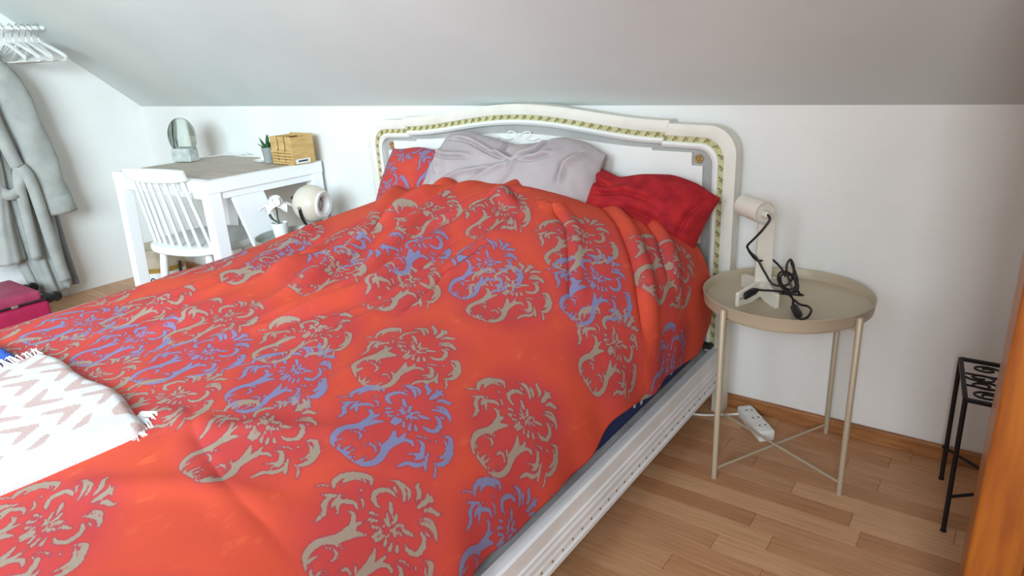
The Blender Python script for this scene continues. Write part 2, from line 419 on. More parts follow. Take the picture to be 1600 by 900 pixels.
RIDGES = [  # (polyline x,y ; half width ; height)
 ([(-1.88, -0.25), (-1.70, -0.45), (-1.55, -0.8), (-1.50, -1.25)], 0.035, 0.020),
 ([(-1.42, -0.3), (-1.45, -0.6), (-1.40, -0.9), (-1.46, -1.35)], 0.03, 0.022),
 ([(-1.22, -0.36), (-1.30, -0.65), (-1.32, -0.95), (-1.42, -1.2)], 0.028, 0.018),
 ([(-1.55, -0.30), (-1.52, -0.5), (-1.60, -0.75)], 0.025, 0.020),
 ([(-1.06, -0.32), (-1.13, -0.6), (-1.20, -0.9), (-1.22, -1.3)], 0.03, 0.014),
 ([(-1.75, -0.7), (-1.66, -1.0), (-1.66, -1.4)], 0.035, 0.018),
 ([(-1.98, -0.5), (-1.86, -0.9), (-1.83, -1.4)], 0.04, 0.018),
 ([(-1.03, -0.95), (-1.06, -1.25), (-1.05, -1.6)], 0.03, 0.010),
 ([(-0.90, -1.35), (-1.1, -1.52), (-1.3, -1.56)], 0.03, 0.006),
 ([(-0.86, -1.55), (-1.0, -1.62), (-1.2, -1.78)], 0.03, 0.005),
 ([(-1.30, -0.22), (-1.27, -0.42), (-1.15, -0.5)], 0.022, 0.014),
]
CREASES = [
 ([(-1.12, -0.22), (-0.98, -0.28), (-0.86, -0.40), (-0.77, -0.50), (-0.70, -0.60)], 0.011, 0.020),
 ([(-1.00, -0.19), (-0.86, -0.26), (-0.77, -0.35), (-0.71, -0.43)], 0.010, 0.018),
 ([(-1.10, -0.42), (-0.98, -0.5), (-0.9, -0.62), (-0.84, -0.72)], 0.010, 0.010),
 ([(-1.20, -0.33), (-1.33, -0.45), (-1.42, -0.62)], 0.010, 0.014),
 ([(-1.04, -0.40), (-1.12, -0.46), (-1.13, -0.54)], 0.008, 0.016),
 ([(-1.5, -0.36), (-1.58, -0.55), (-1.56, -0.85), (-1.53, -1.1)], 0.013, 0.022),
 ([(-1.36, -0.6), (-1.36, -0.9), (-1.44, -1.25)], 0.012, 0.021),
 ([(-1.25, -0.65), (-1.27, -0.95), (-1.33, -1.25)], 0.011, 0.018),
 ([(-1.70, -0.55), (-1.68, -0.8), (-1.74, -1.1), (-1.72, -1.4)], 0.013, 0.020),
 ([(-1.86, -0.6), (-1.80, -0.95), (-1.84, -1.3)], 0.013, 0.018),
 ([(-1.12, -0.62), (-1.17, -0.8), (-1.16, -1.0)], 0.010, 0.012),
 ([(-0.80, -1.60), (-0.98, -1.60), (-1.12, -1.56), (-1.25, -1.5)], 0.012, 0.0025),
]
def duvet_grid(NU=430, NV=470):
    ys = np.linspace(-0.185, -2.08, NV)
    V = np.zeros((NU, NV, 3)); S = np.zeros((NU, NV))
    fi = lambda a: gsm(np.interp(ys, PY[::-1], a[::-1]), 9)
    c, l, r = fi(PC), fi(PL), fi(PR)
    hz = gsm(np.interp(ys, HY[::-1], HZ[::-1]), 5); hx = gsm(np.interp(ys, HY[::-1], HX[::-1]), 5)
    for j, y in enumerate(ys):
        fl = 0.008*math.sin(y*17)+0.006*math.sin(y*41+1)          # hanging sides flute
        hd = min(1, max(0, (y+0.75)/0.4))
        hzz = hz[j]+0.006*math.sin(y*23)
        pts = np.array([(-2.255+fl, 0.23), (-2.252+fl*0.7, 0.40), (-2.235, l[j]-0.06), (-2.19, l[j]-0.012), (-2.10, l[j]+0.02),
                        (-1.85, l[j]*0.45+c[j]*0.55), (-1.6, l[j]*0.1+c[j]*0.9), (-1.4, c[j]), (-1.2, c[j]*0.92+r[j]*0.08),
                        (-1.02, c[j]*0.55+r[j]*0.45), (-0.90, r[j]+0.012), (-0.80, r[j]-0.045+0.025*hd), (-0.725+0.02*hd, r[j]-0.13+0.06*hd),
                        (-0.69+0.02*hd+fl*0.5, (r[j]-0.13+0.06*hd)*0.45+hzz*0.55), (hx[j]+fl*0.4, hzz)])
        d = np.concatenate([[0], np.cumsum(np.hypot(*np.diff(pts, axis=0).T))])
        u = np.linspace(0, d[-1], 600)
        q = np.stack([np.interp(u, d, pts[:, 0]), np.interp(u, d, pts[:, 1])], 1)
        q = gsm(q, 16)
        d = np.concatenate([[0], np.cumsum(np.hypot(*np.diff(q, axis=0).T))])
        uu = np.linspace(0, d[-1], NU)
        V[:, j, 0] = np.interp(uu, d, q[:, 0]); V[:, j, 2] = np.interp(uu, d, q[:, 1]); V[:, j, 1] = y
        s0 = np.interp(-1.4, q[:, 0], d)
        S[:, j] = uu-s0
    # t = arc length along the crown
    k = NU//2; dz = np.hypot(np.diff(ys), np.diff(gsm(c, 6)))
    T = -np.concatenate([[0], np.cumsum(dz)])+ys[0]
    T = np.repeat(T[None, :], NU, 0)
    # head-end hem is not straight
    head = np.clip((V[:, :, 1]+0.185)/-0.5+1, 0, 1)
    X0 = V[:, :, 0].copy()
    V[:, :, 1] += head**2*(-0.03*np.exp(-((X0+1.05)/0.12)**2)+0.012*np.sin(X0*9))
    du = np.gradient(V, axis=0); dv = np.gradient(V, axis=1)
    N = np.cross(du, dv); N /= np.linalg.norm(N, axis=2, keepdims=True)+1e-12
    if N[NU//2, NV//2, 2] < 0: N = -N
    X, Yv = V[:, :, 0], V[:, :, 1]
    D = 0.0045*fnoise(S, T, 9, 11, 3)+0.0022*fnoise(S, T, 30, 12, 2)
    for pts, wd, h in RIDGES:
        dd, al, sd = polydist(X, Yv, pts)
        D += 1.3*h*np.exp(-(dd/(0.85*wd))**2)*np.clip(np.sin(PI*np.clip(al, 0.02, 0.98))*1.8, 0, 1)*(1+0.25*np.sin(al*11+wd*300))
    for pts, wd, h in CREASES:
        dd, al, sd = polydist(X, Yv, pts)
        tp = np.clip(np.sin(PI*np.clip(al, 0.01, 0.99))*1.8, 0, 1)
        D += tp*(h*0.8*np.exp(-((dd-wd*2.2)/(wd*1.7))**2)*(sd > 0)-h*np.exp(-(dd/wd)**2))
    V += N*D[:, :, None]
    return V, S, T
DV, DS, DT = duvet_grid()
sst = lambda e0, e1, v: (lambda t: t*t*(3-2*t))(np.clip((v-e0)/(e1-e0), 0, 1))
# the ornaments run in bands of three rows (beige, blue, beige) with a plain strip between the bands
BE = [(0.672, -1.10), (0.386, -1.13), (0.125, -1.236), (-0.162, -1.265), (-0.453, -1.31), (-0.74, -1.33), (0.96, -1.08),
      (0.657, -1.495), (0.362, -1.505), (0.105, -1.575), (-0.16, -1.60), (-0.44, -1.62), (-0.73, -1.62), (0.95, -1.48),
      (0.59, -1.90), (0.295, -1.862), (0.0, -1.92), (-0.3, -1.93), (-0.6, -1.93), (0.88, -1.9),
      (0.716, -0.735), (0.421, -0.795), (0.165, -0.945), (-0.107, -0.95), (-0.40, -0.99), (-0.70, -1.02), (1.0, -0.70),
      (0.715, -0.40), (0.475, -0.52), (0.203, -0.545), (-0.03, -0.60), (-0.25, -0.72), (-0.52, -0.77), (-0.80, -0.82)]
BLU = [(0.820, -1.275), (0.51, -1.305), (0.235, -1.37), (-0.02, -1.42), (-0.28, -1.44), (-0.54, -1.47), (-0.82, -1.48),
       (0.93, -0.52), (0.585, -0.635), (0.315, -0.755), (0.065, -0.79), (-0.18, -0.845), (-0.45, -0.88), (-0.75, -0.92)]
MOTIFS = [(s_, t_, c_, 0.80 if t_ < -1.0 else 0.76, 0.05*math.sin(s_*9+t_*5)) for c_, L_ in ((0, BE), (1, BLU)) for s_, t_ in L_]
def world_part(o):
    """parts are drawn in room coordinates: undo the offset of the Empty that carries them"""
    p = o.parent
    if p is not None and p.type == 'EMPTY': o.location = -p.location
    return o
def P(mb, name, m, parent=None, **k):
    return world_part(mb.build(name, m, parent, **k))

# ------------------------------------------------------------------ the room
XL, XR, YF, KNEE, SL = -4.27, 1.30, -4.30, 0.997, 0.85
RZ = 2.35; RY = -(RZ-KNEE)/SL; RY2 = -2.75; KZ2 = RZ-SL*(RY2-YF)
floor = struct(MB().box(((XL+XR)/2, YF/2, -0.052), (XR-XL+0.3, -YF+0.3, 0.1)).build('floor', 'laminate'))
# laminate strips: every strip in view is a piece of the floor
PLK = []
for k in range(6):
    w_ = 0.0652; L_ = (0.32, 0.42, 0.54, 0.64, 0.48, 0.38)[k]
    PLK.append(MB().box((0, 0, 0), (L_-0.0012, w_-0.0010, 0.006)).build('plank', 'laminate', floor, bevel=0.0006, seg=1))
    PLK[-1]['len'] = 0
PLEN = (0.32, 0.42, 0.54, 0.64, 0.48, 0.38)
tones = [(srgb(206, 158, 118), srgb(188, 138, 98)), (srgb(198, 148, 108), srgb(178, 128, 88)), (srgb(212, 166, 126), srgb(196, 148, 108)),
         (srgb(192, 140, 100), srgb(172, 120, 80)), (srgb(202, 152, 114), srgb(182, 132, 94))]
for i, (a, b) in enumerate(tones):
    mat('laminate_%d' % i, a, b, rough=0.38, scale=5, stretch=(1.3, 22, 6))
protos = {}
def plank(x, y, li, ti, off):
    key = (li, ti)
    if key not in protos:
        me = PLK[li].data.copy(); me.materials.clear(); me.materials.append(MATS['laminate_%d' % ti]); protos[key] = me
    o = bpy.data.objects.new('plank', protos[key]); COL.objects.link(o); o.parent = floor
    o.location = (x, y, -0.003+random.uniform(0, 0.0004)); return o
for (xa, xb, ya, yb) in ((-0.80, 0.34, -1.24, 0.0), (XL, -2.25, -1.18, 0.0)):
    r_ = 0; y = yb-0.033
    while y > ya:
        x = xa-random.uniform(0, 0.1) if xa > XL else xa
        while x < xb:
            li = random.randrange(6); plank(x+PLEN[li]/2, y, li, random.randrange(5), 0); x += PLEN[li]
        y -= 0.0652
for o in PLK: bpy.data.objects.remove(o, do_unlink=True)

wb = MB()
n = 40    # the knee wall: plaster with a slightly wavy top edge
vs = []; fs = []
for i in range(n+1):
    x = XL+(XR-XL)*i/n; zt = KNEE+0.0022*math.sin(x*7)+0.0016*math.sin(x*19+1)+0.02
    vs += [(x, 0, -0.05), (x, 0, zt), (x, 0.12, zt), (x, 0.12, -0.05)]
for i in range(n):
    a = i*4; b = a+4
    fs += [(a, b, b+1, a+1), (a+1, b+1, b+2, a+2), (a+2, b+2, b+3, a+3), (a+3, b+3, b, a)]
struct(wb.add(vs, fs).build('wall_back', 'plaster'))
def gable(x, t):
    poly = [(0.12, -0.05), (0.12, KNEE+0.02), (RY, RZ+0.1), (RY2, RZ+0.1), (YF-0.1, KZ2+0.02), (YF-0.1, -0.05)]
    T = Matrix(((0, 0, 1, x), (1, 0, 0, 0), (0, 1, 0, 0), (0, 0, 0, 1)))
    return MB().prism(poly, t, T)
struct(gable(XL-0.1, 0.1).build('wall_left', 'plaster'))
struct(gable(XR, 0.1).build('wall_right', 'plaster'))
struct(MB().box(((XL+XR)/2, YF-0.06, KZ2/2), (XR-XL, 0.12, KZ2+0.05)).build('wall_front', 'plaster'))
ce = MB()
def slab(pts, t):   # thin slab upwards
    ce.add(list(pts)+[(x, y, z+t) for x, y, z in pts], [(0, 1, 2, 3), (7, 6, 5, 4), (0, 4, 5, 1), (1, 5, 6, 2), (2, 6, 7, 3), (3, 7, 4, 0)])
# slope over the bed: gently uneven plaster
nx, ny = 40, 10; vs = []; fs = []
for i in range(nx+1):
    for j in range(ny+1):
        x = XL+(XR-XL)*i/nx; y = RY*j/ny; z = KNEE-SL*y+(0.004*math.sin(x*2.3+y*3)+0.003*math.sin(x*5-y*4))*math.sin(PI*j/ny)
        vs.append((x, y, z))
for i in range(nx):
    for j in range(ny):
        a = i*(ny+1)+j; fs.append((a, a+1, a+ny+2, a+ny+1))
m_ = len(vs); vs += [(x, y, z+0.12) for x, y, z in vs]; fs += [tuple(v+m_ for v in f[::-1]) for f in fs]
ce.add(vs, fs)
slab([(XL, RY, RZ), (XR, RY, RZ), (XR, RY2, RZ), (XL, RY2, RZ)], 0.1)
zz = lambda y: RZ-SL*(RY2-y)
def sl(x0, x1, y0, y1): slab([(x0, y0, zz(y0)), (x1, y0, zz(y0)), (x1, y1, zz(y1)), (x0, y1, zz(y1))], 0.12)
WY0, WY1 = -3.26, -4.14
W1 = (-2.0, -0.10); W2 = (0.06, 0.74)
sl(XL, XR, RY2, WY0); sl(XL, XR, WY1, YF)
sl(XL, W1[0], WY0, WY1); sl(W1[1], W2[0], WY0, WY1); sl(W2[1], XR, WY0, WY1)
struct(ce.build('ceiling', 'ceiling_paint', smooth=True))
for k, (a, b) in enumerate((W1, W2)):
    f = MB()
    for (p, q) in (((a, WY0), (b, WY0)), ((b, WY0), (b, WY1)), ((b, WY1), (a, WY1)), ((a, WY1), (a, WY0))):
        f.bar((p[0], p[1], zz(p[1])+0.03), (q[0], q[1], zz(q[1])+0.03), 0.05, 0.10, up=(0, 0.65, -0.76))
    struct(f.build('window_%d' % (k+1), 'wood_trim', bevel=0.004))
struct(MB().box(((XL+XR)/2, -0.008, 0.024), (XR-XL, 0.016, 0.048)).build('baseboard_back', 'wood_trim', bevel=0.004))

# ------------------------------------------------------------------ bed
XC = -1.443; HW = 0.787
bed = thing('bed', 'white painted bed frame with a curved gilt-banded headboard', 'bed', (XC, -1.05, 0))
def outline(d, zb=0.10, n=26):
    """headboard outline inset by d: from the bottom left over the top to the bottom right, in x (from the centre) and z"""
    W = HW-d; zs = 0.945-d; r = max(0.088-0.55*d, 0.03); st = 0.575-0.35*d
    half = [(W, zb), (W, 0.3), (W, 0.5), (W, 0.7), (W, zs-r)]
    for k in range(1, 8):
        a = k/8*PI/2; half.append((W-r+r*math.cos(a), zs-r+r*math.sin(a)))
    half += [(W-r, zs), ((W-r+st)/2, zs+0.002), (st, zs+0.004), (st, zs+0.013)]
    for k in range(1, n+1):
        x = st*(1-k/n); u = x/st
        half.append((x, zs+0.013+0.050*(0.5+0.5*math.cos(PI*u**1.0))**0.9))
    return [(-x, z) for x, z in half]+[(x, z) for x, z in half[::-1][1:]]
def band(d0, d1, yf, yb, zb=0.10, crown=0.0):
    A = outline(d0, zb); B = outline(d1, zb); m = MB(); vs = []; fs = []; n = len(A)
    for (ax, az), (bx_, bz) in zip(A, B):
        vs += [(XC+ax, yb, az), (XC+ax, yf, az), (XC+(ax+bx_)/2, yf-crown, (az+bz)/2), (XC+bx_, yf, bz), (XC+bx_, yb, bz)]
    for i in range(n-1):
        a = i*5; b = a+5
        for k in range(5):
            q = (k+1) % 5; fs.append((a+k, b+k, b+q, a+q))
    fs += [(0, 1, 2, 3, 4), tuple((n-1)*5+k for k in (4, 3, 2, 1, 0))]
    return m.add(vs, fs)
hb = P(band(0.0, 0.036, -0.068, -0.016, 0.0, 0.006), 'headboard', 'cream_paint', bed, smooth=True)
P(band(0.034, 0.056, -0.062, -0.02, 0.10), 'gilt_band', 'olive_gilt', hb, smooth=True)['label'] = 'olive and gold carved ribbon band'
P(band(0.054, 0.071, -0.066, -0.02, 0.10, 0.006), 'bead_moulding', 'panel_paint', hb, smooth=True)
A = outline(0.070, 0.12); m = MB()
m.prism([(x, z) for x, z in A], 0.02, Matrix(((1, 0, 0, XC), (0, 0, -1, -0.028), (0, 1, 0, 0), (0, 0, 0, 1))))
P(m, 'recess', 'grey_paint', hb)
# inner panel with notched corners
def panel_poly():
    h = [(0.683, 0.16), (0.683, 0.53), (0.652, 0.53), (0.652, 0.575), (0.683, 0.575), (0.683, 0.822), (0.648, 0.822), (0.648, 0.862), (0.515, 0.864), (0.515, 0.872)]
    for k in range(1, 20):
        x = 0.515*(1-k/19); h.append((x, 0.872+0.034*(0.5+0.5*math.cos(PI*x/0.515))**0.9))
    return [(-x, z) for x, z in h]+[(x, z) for x, z in h[::-1][1:]]
m = MB(); m.prism(panel_poly(), 0.012, Matrix(((1, 0, 0, XC), (0, 0, -1, -0.048), (0, 1, 0, 0), (0, 0, 0, 1))))
P(m, 'panel', 'panel_paint', hb, bevel=0.0015, seg=1)
# carved leaf marks along the ribbon
m = MB(); C = outline(0.045, 0.1); acc = 0.0; nxt = 0.02
for (p, q) in zip(C[:-1], C[1:]):
    L_ = math.hypot(q[0]-p[0], q[1]-p[1])
    while nxt <= acc+L_ and L_ > 1e-6:
        t = (nxt-acc)/L_; x = XC+p[0]+(q[0]-p[0])*t; z = p[1]+(q[1]-p[1])*t
        dx, dz = (q[0]-p[0])/L_, (q[1]-p[1])/L_
        e1 = Vector((dx*0.6-dz*0.8, 0, dz*0.6+dx*0.8))
        c_ = Vector((x, -0.0628, z))
        m.bar(c_-e1*0.0085, c_+e1*0.0085, 0.0035, 0.004, up=(0, 1, 0))
        m.bar(c_+Vector((dx, 0, dz))*0.008-e1*0.005, c_+Vector((dx, 0, dz))*0.008+e1*0.005, 0.0025, 0.0032, up=(0, 1, 0))
        nxt += 0.034
    acc += L_
o = P(m, 'ribbon_marks', 'old_gold', hb); o['kind'] = 'stuff'
def rosette(x, z):
    m = MB(); Rr = Matrix(((1, 0, 0), (0, 0, -1), (0, 1, 0)))
    m.lathe([(0.0, 0.009), (0.004, 0.008), (0.006, 0.004), (0.006, 0.0), (0.0, 0.0)], 12, (x, -0.05, z), Rr)
    for k in range(8):
        a = 2*PI*k/8; c = Vector((x+0.0095*math.cos(a), -0.053, z+0.0095*math.sin(a)))
        m.lathe([(0, 0.004), (0.0035, 0.003), (0.005, 0.0), (0.0035, -0.003), (0, -0.004)], 8, c, Rr)
    P(m, 'rosette', 'rosette_gold', hb, smooth=True)
for x in (XC+0.668, XC-0.668+0.03*0):
    rosette(x, 0.842); rosette(x, 0.553)
# bow carved above the pillow, in the middle of the panel
m = MB()
for s in (-1, 1):
    pts = [(XC+s*a, -0.062, 0.895+b) for a, b in ((0.0, 0.0), (0.02, 0.014), (0.045, 0.016), (0.05, 0.004), (0.03, -0.006), (0.06, -0.012), (0.085, -0.004), (0.10, -0.01))]
    m.tube(bez(pts, 5), 0.003, 6)
P(m, 'carved_bow', 'panel_paint', hb, smooth=True)

def side_rail(x, s):
    """s = +1: outer face towards +x"""
    m = MB(); y0, y1 = -0.068, -2.04
    prof = [(-0.030, 0.235), (-0.006, 0.235), (0.0, 0.231), (0.0, 0.193), (0.004, 0.190), (0.004, 0.184), (0.0, 0.181), (0.0, 0.176), (0.005, 0.172),
            (0.005, 0.166), (0.0, 0.163), (0.0, 0.150), (0.003, 0.147), (0.003, 0.132), (0.008, 0.129), (0.008, 0.118), (-0.030, 0.118)]
    vs = [(x+s*a, y, z) for y in (y0, y1) for a, z in prof]; n = len(prof)
    fs = [tuple(range(n)), tuple(range(2*n-1, n-1, -1))]+[(i, (i+1) % n, n+(i+1) % n, n+i) for i in range(n)]
    r_ = P(m.add(vs, fs), 'side_rail', 'rail_white', bed)
    d = MB(); y = y0-0.02
    while y > y1:
        d.box((x+s*0.0033, y, 0.1395), (0.0016, 0.006, 0.0045)); y -= 0.042
    k = P(d, 'rail_beading', 'olive_gilt' if False else 'old_gold', r_); k['kind'] = 'stuff'
side_rail(-0.668, 1); side_rail(2*XC+0.668, -1)
m = MB(); m.box((XC, -2.05, 0.19), (1.56, 0.03, 0.15)); P(m, 'foot_rail', 'rail_white', bed, bevel=0.004)
for x in (-0.70, 2*XC+0.70):
    m = MB(); m.tube([(x, -2.02, 0.0), (x, -2.02, 0.05), (x, -2.02, 0.19)], [0.018, 0.024, 0.03], 12); P(m, 'leg', 'cream_paint', bed, smooth=True)
# slat frame inside the rails (its edge shows beside the sheet)
m = MB(); m.box((-0.722, -1.05, 0.192), (0.034, 1.92, 0.066)); m.box((2*XC+0.722, -1.05, 0.192), (0.034, 1.92, 0.066)); m.box((XC, -0.10, 0.19), (1.42, 0.03, 0.06)); m.box((XC, -2.0, 0.19), (1.42, 0.03, 0.06))
P(m, 'slat_frame', 'slat_grey', bed, bevel=0.002)
for k in range(12):
    P(MB().box((XC, -0.2-k*0.158, 0.205), (1.40, 0.07, 0.012)), 'slat', 'slat_grey', bed)
m = MB(); m.box((-0.712, -0.086, 0.243), (0.035, 0.028, 0.014)); P(m, 'rail_bracket', 'dark_gap', bed, bevel=0.002)

tag(MB().box((0.006, 0, 0.074), (1.444, 1.93, 0.148)).build('mattress', 'navy_sheet', smooth=True, bevel=0.045, seg=4, loc=(XC+0.003, -1.055, 0.213)),
    'mattress in a navy sheet with small white specks, under the red duvet', 'mattress')

# ------------------------------------------------------------------ duvet
NU, NV = DS.shape
pr, tone, halo = paint(DS, DT, MOTIFS)
idx = np.arange(NU*NV).reshape(NU, NV)
fs = np.stack([idx[:-1, :-1], idx[1:, :-1], idx[1:, 1:], idx[:-1, 1:]], -1).reshape(-1, 4)
me = bpy.data.meshes.new('duvet'); me.from_pydata(DV.reshape(-1, 3).tolist(), [], fs.tolist()); me.update()
me.materials.append(MATS['damask_duvet']); me.polygons.foreach_set('use_smooth', [True]*len(me.polygons))
duvet = bpy.data.objects.new('duvet', me); COL.objects.link(duvet)
for nme, v in (('print', pr), ('tone', tone), ('halo', halo)): set_attr(duvet, nme, v.ravel())
md = duvet.modifiers.new('thickness', 'SOLIDIFY'); md.thickness = 0.012; md.offset = -1
tag(duvet, 'rumpled red orange duvet with beige and blue damask ornaments', 'duvet')

# ------------------------------------------------------------------ pillows
def pillow(name, quad, th, m, seed, label, wr=0.008, folds=(), motifs=None, pinch=0.03, edge=None):
    bl, br, tr, tl = (np.array(q, float) for q in quad)
    n1, n2 = 170, 120
    u = np.linspace(-1, 1, n1); v = np.linspace(-1, 1, n2); U, V = np.meshgrid(u, v, indexing='ij')
    # edges drawn in a little between the corners
    Uu = U*(1-pinch*(1-V**2)*abs(U)**3); Vv = V*(1-pinch*1.3*(1-U**2)*abs(V)**3)
    a = (Uu+1)/2; b = (Vv+1)/2
    Pn = (bl*((1-a)*(1-b))[..., None]+br*(a*(1-b))[..., None]+tr*(a*b)[..., None]+tl*((1-a)*b)[..., None])
    nrm = np.cross(br-bl, tl-bl); nrm /= np.linalg.norm(nrm)
    W_ = np.linalg.norm(br-bl); H_ = np.linalg.norm(tl-bl)
    prof = (np.clip(1-abs(U)**2.6, 0, 1)**0.6)*(np.clip(1-abs(V)**2.6, 0, 1)**0.6)
    D = wr*fnoise(U*W_*0.5, V*H_*0.5, 16, seed, 3)+wr*0.35*fnoise(U*W_*0.5, V*H_*0.5, 60, seed+5, 2)
    for pts, wd, h in folds:
        dd, al, sd = polydist(U*W_/2, V*H_/2, [(p[0]*W_/2, p[1]*H_/2) for p in pts])
        tp = np.clip(np.sin(PI*np.clip(al, 0.02, 0.98))*1.7, 0, 1)
        D += tp*(h*0.9*np.exp(-((dd-wd*2)/(wd*1.8))**2)*(sd > 0)-h*np.exp(-(dd/wd)**2))
    env = np.clip(prof*2.2, 0, 1)
    F = Pn+nrm*(prof*th+D*env)[..., None]; B = Pn-nrm*(prof*th*0.7)[..., None]
    # edge waviness
    ew = (1-env)*0.006*np.sin(U*5+V*4+seed)
    if edge:
        ew = ew+gsm(np.interp(u, [q[0] for q in edge], [q[1] for q in edge]), 4)[:, None]*np.clip((V+1)/2, 0, 1)**2
    F[..., 2] += ew; B[..., 2] += ew
    vs = np.concatenate([F.reshape(-1, 3), B.reshape(-1, 3)]); I = np.arange(n1*n2).reshape(n1, n2); J = I+n1*n2
    f1 = np.stack([I[:-1, :-1], I[1:, :-1], I[1:, 1:], I[:-1, 1:]], -1).reshape(-1, 4)
    f2 = np.stack([J[:-1, :-1], J[:-1, 1:], J[1:, 1:], J[1:, :-1]], -1).reshape(-1, 4)
    fs = f1.tolist()+f2.tolist()
    me = bpy.data.meshes.new(name); me.from_pydata(vs.tolist(), [], fs); me.update()
    bm = bmesh.new(); bm.from_mesh(me); bmesh.ops.remove_doubles(bm, verts=bm.verts, dist=1e-5); bmesh.ops.recalc_face_normals(bm, faces=bm.faces)
    lay = None
    if motifs:
        pass
    bm.to_mesh(me); bm.free()
    me.materials.append(MATS[m]); me.polygons.foreach_set('use_smooth', [True]*len(me.polygons))
    o = bpy.data.objects.new(name, me); COL.objects.link(o)
    if motifs:
        co = np.array([v.co[:] for v in me.vertices])
        ex = (br-bl)/W_; ez = (tl-bl)/H_; c0 = (bl+br+tr+tl)/4
        s = (co-c0)@ex; t = (co-c0)@ez
        p_, tn, hl = paint(s, t, motifs)
        for nme, v in (('print', p_), ('tone', tn), ('halo', hl)): set_attr(o, nme, v)
    tag(o, label, 'pillow'); return o
pillow('pillow', [(-2.10, -0.24, 0.545), (-1.64, -0.24, 0.56), (-1.66, -0.115, 0.855), (-2.04, -0.115, 0.845)], 0.062, 'damask_duvet', 5,
       'red damask patterned pillow at the desk end of the headboard', 0.004,
       motifs=[(-0.10, -0.06, 1, 0.80, 0.35), (-0.05, 0.20, 1, 0.8, 2.9), (0.14, 0.10, 1, 0.8, -0.4), (0.10, -0.15, 0, 0.8, 0.1), (-0.26, 0.10, 1, 0.8, 0.2)])
pillow('pillow', [(-1.775, -0.33, 0.60), (-1.045, -0.33, 0.585), (-1.055, -0.125, 0.868), (-1.745, -0.125, 0.905)], 0.105, 'grey_cotton', 8,
       'crumpled pale grey pillow leaning on the middle of the headboard', 0.010,
       [([(0.22, 0.42), (0.0, 0.25), (-0.35, 0.05), (-0.8, -0.35)], 0.0055, 0.020), ([(0.2, 0.45), (0.02, 0.62), (0.0, 0.9)], 0.0055, 0.022),
        ([(0.22, 0.42), (0.42, 0.6), (0.5, 0.85)], 0.0055, 0.022), ([(0.22, 0.42), (0.2, 0.1), (0.12, -0.2)], 0.0055, 0.018),
        ([(-0.75, 0.6), (-0.8, 0.2), (-0.7, -0.1)], 0.0055, 0.016), ([(0.85, 0.8), (0.72, 0.4), (0.72, 0.0)], 0.0055, 0.020),
        ([(-0.75, 0.72), (-0.4, 0.66), (-0.1, 0.5), (0.15, 0.42)], 0.0055, 0.016), ([(0.2, 0.4), (-0.1, 0.05), (-0.3, -0.3)], 0.0055, 0.014),
        ([(0.25, 0.4), (0.45, 0.42), (0.62, 0.52)], 0.0055, 0.014), ([(-0.9, 0.35), (-0.6, 0.28), (-0.3, 0.32)], 0.0055, 0.012)], pinch=0.015,
       edge=[(-1, -0.028), (-0.85, 0.010), (-0.55, 0.014), (-0.25, 0.004), (0.05, -0.014), (0.3, 0.004), (0.55, 0.026), (0.8, 0.022), (0.92, 0.004), (1, -0.012)])
pillow('pillow', [(-1.10, -0.29, 0.545), (-0.735, -0.26, 0.52), (-0.675, -0.13, 0.758), (-1.12, -0.13, 0.815)], 0.090, 'red_cotton', 21,
       'plain crimson pillow nearest the cream task lamp', 0.006, [([(-0.8, 0.35), (-0.2, 0.42), (0.3, 0.30)], 0.008, 0.010), ([(-0.6, 0.0), (0.0, 0.08), (0.6, -0.1)], 0.009, 0.010),
        ([(0.95, 0.9), (0.8, 0.3), (0.75, -0.2)], 0.008, 0.012), ([(-0.95, 0.9), (-0.7, 0.6), (-0.45, 0.55)], 0.008, 0.012)], pinch=0.015,
       edge=[(-1, 0.0), (-0.7, -0.004), (-0.45, -0.012), (-0.1, 0.014), (0.3, 0.022), (0.7, 0.016), (1, -0.010)])
# ------------------------------------------------------------------ throw at the foot of the bed
_sub = DV[::4, 230::4].reshape(-1, 3); _sub = _sub[_sub[:, 2] > 0.4]
def surf_z(x, y):
    return float(_sub[np.argmin((_sub[:, 0]-x)**2+(_sub[:, 1]-y)**2), 2])
TH = 0.022
def throw_edges(t):   # t: 0 at the head-side edge .. 1 at the foot side; returns x of the window-side and rail-side edges
    return -1.80+0.02*math.sin(t*5), -1.205-0.02*max(0, 1-t*12)**1.5-0.015*math.sin(t*3)-0.03*t
n1, n2 = 70, 60; top = []; low = []
for i in range(n1):
    a = i/(n1-1)
    for j in range(n2):
        t = j/(n2-1); xl, xr = throw_edges(t)
        x = xl+(xr-xl)*a; y0 = -1.555-0.035*(a**3)+0.006*math.sin(a*12); y = y0+(-1.99-y0)*t
        e = min(1, min(a, 1-a)*26, min(t, 1-t)*18)
        zb = surf_z(x, y)
        top.append((x, y, zb+0.012+TH*(1-(1-e)**2.2)+0.003*math.sin(x*21+y*9))); low.append((x, y, zb+0.004))
I = np.arange(n1*n2).reshape(n1, n2); J = I+n1*n2; fs = []
for i in range(n1-1):
    for j in range(n2-1):
        fs.append((int(I[i, j]), int(I[i+1, j]), int(I[i+1, j+1]), int(I[i, j+1]))); fs.append((int(J[i, j]), int(J[i, j+1]), int(J[i+1, j+1]), int(J[i+1, j])))
ring = [(i, 0) for i in range(n1)]+[(n1-1, j) for j in range(1, n2)]+[(i, n2-1) for i in range(n1-2, -1, -1)]+[(0, j) for j in range(n2-2, 0, -1)]
for k in range(len(ring)):
    a, b = ring[k], ring[(k+1) % len(ring)]; fs.append((int(I[a]), int(J[a]), int(J[b]), int(I[b])))
throw = thing('throw_blanket', 'folded white throw with pale pink chevrons and fringe on the duvet', 'blanket', (-1.5, -1.75, 0.53))
cl = world_part(link_mesh('cloth', top+low, fs, 'woven_throw', throw))
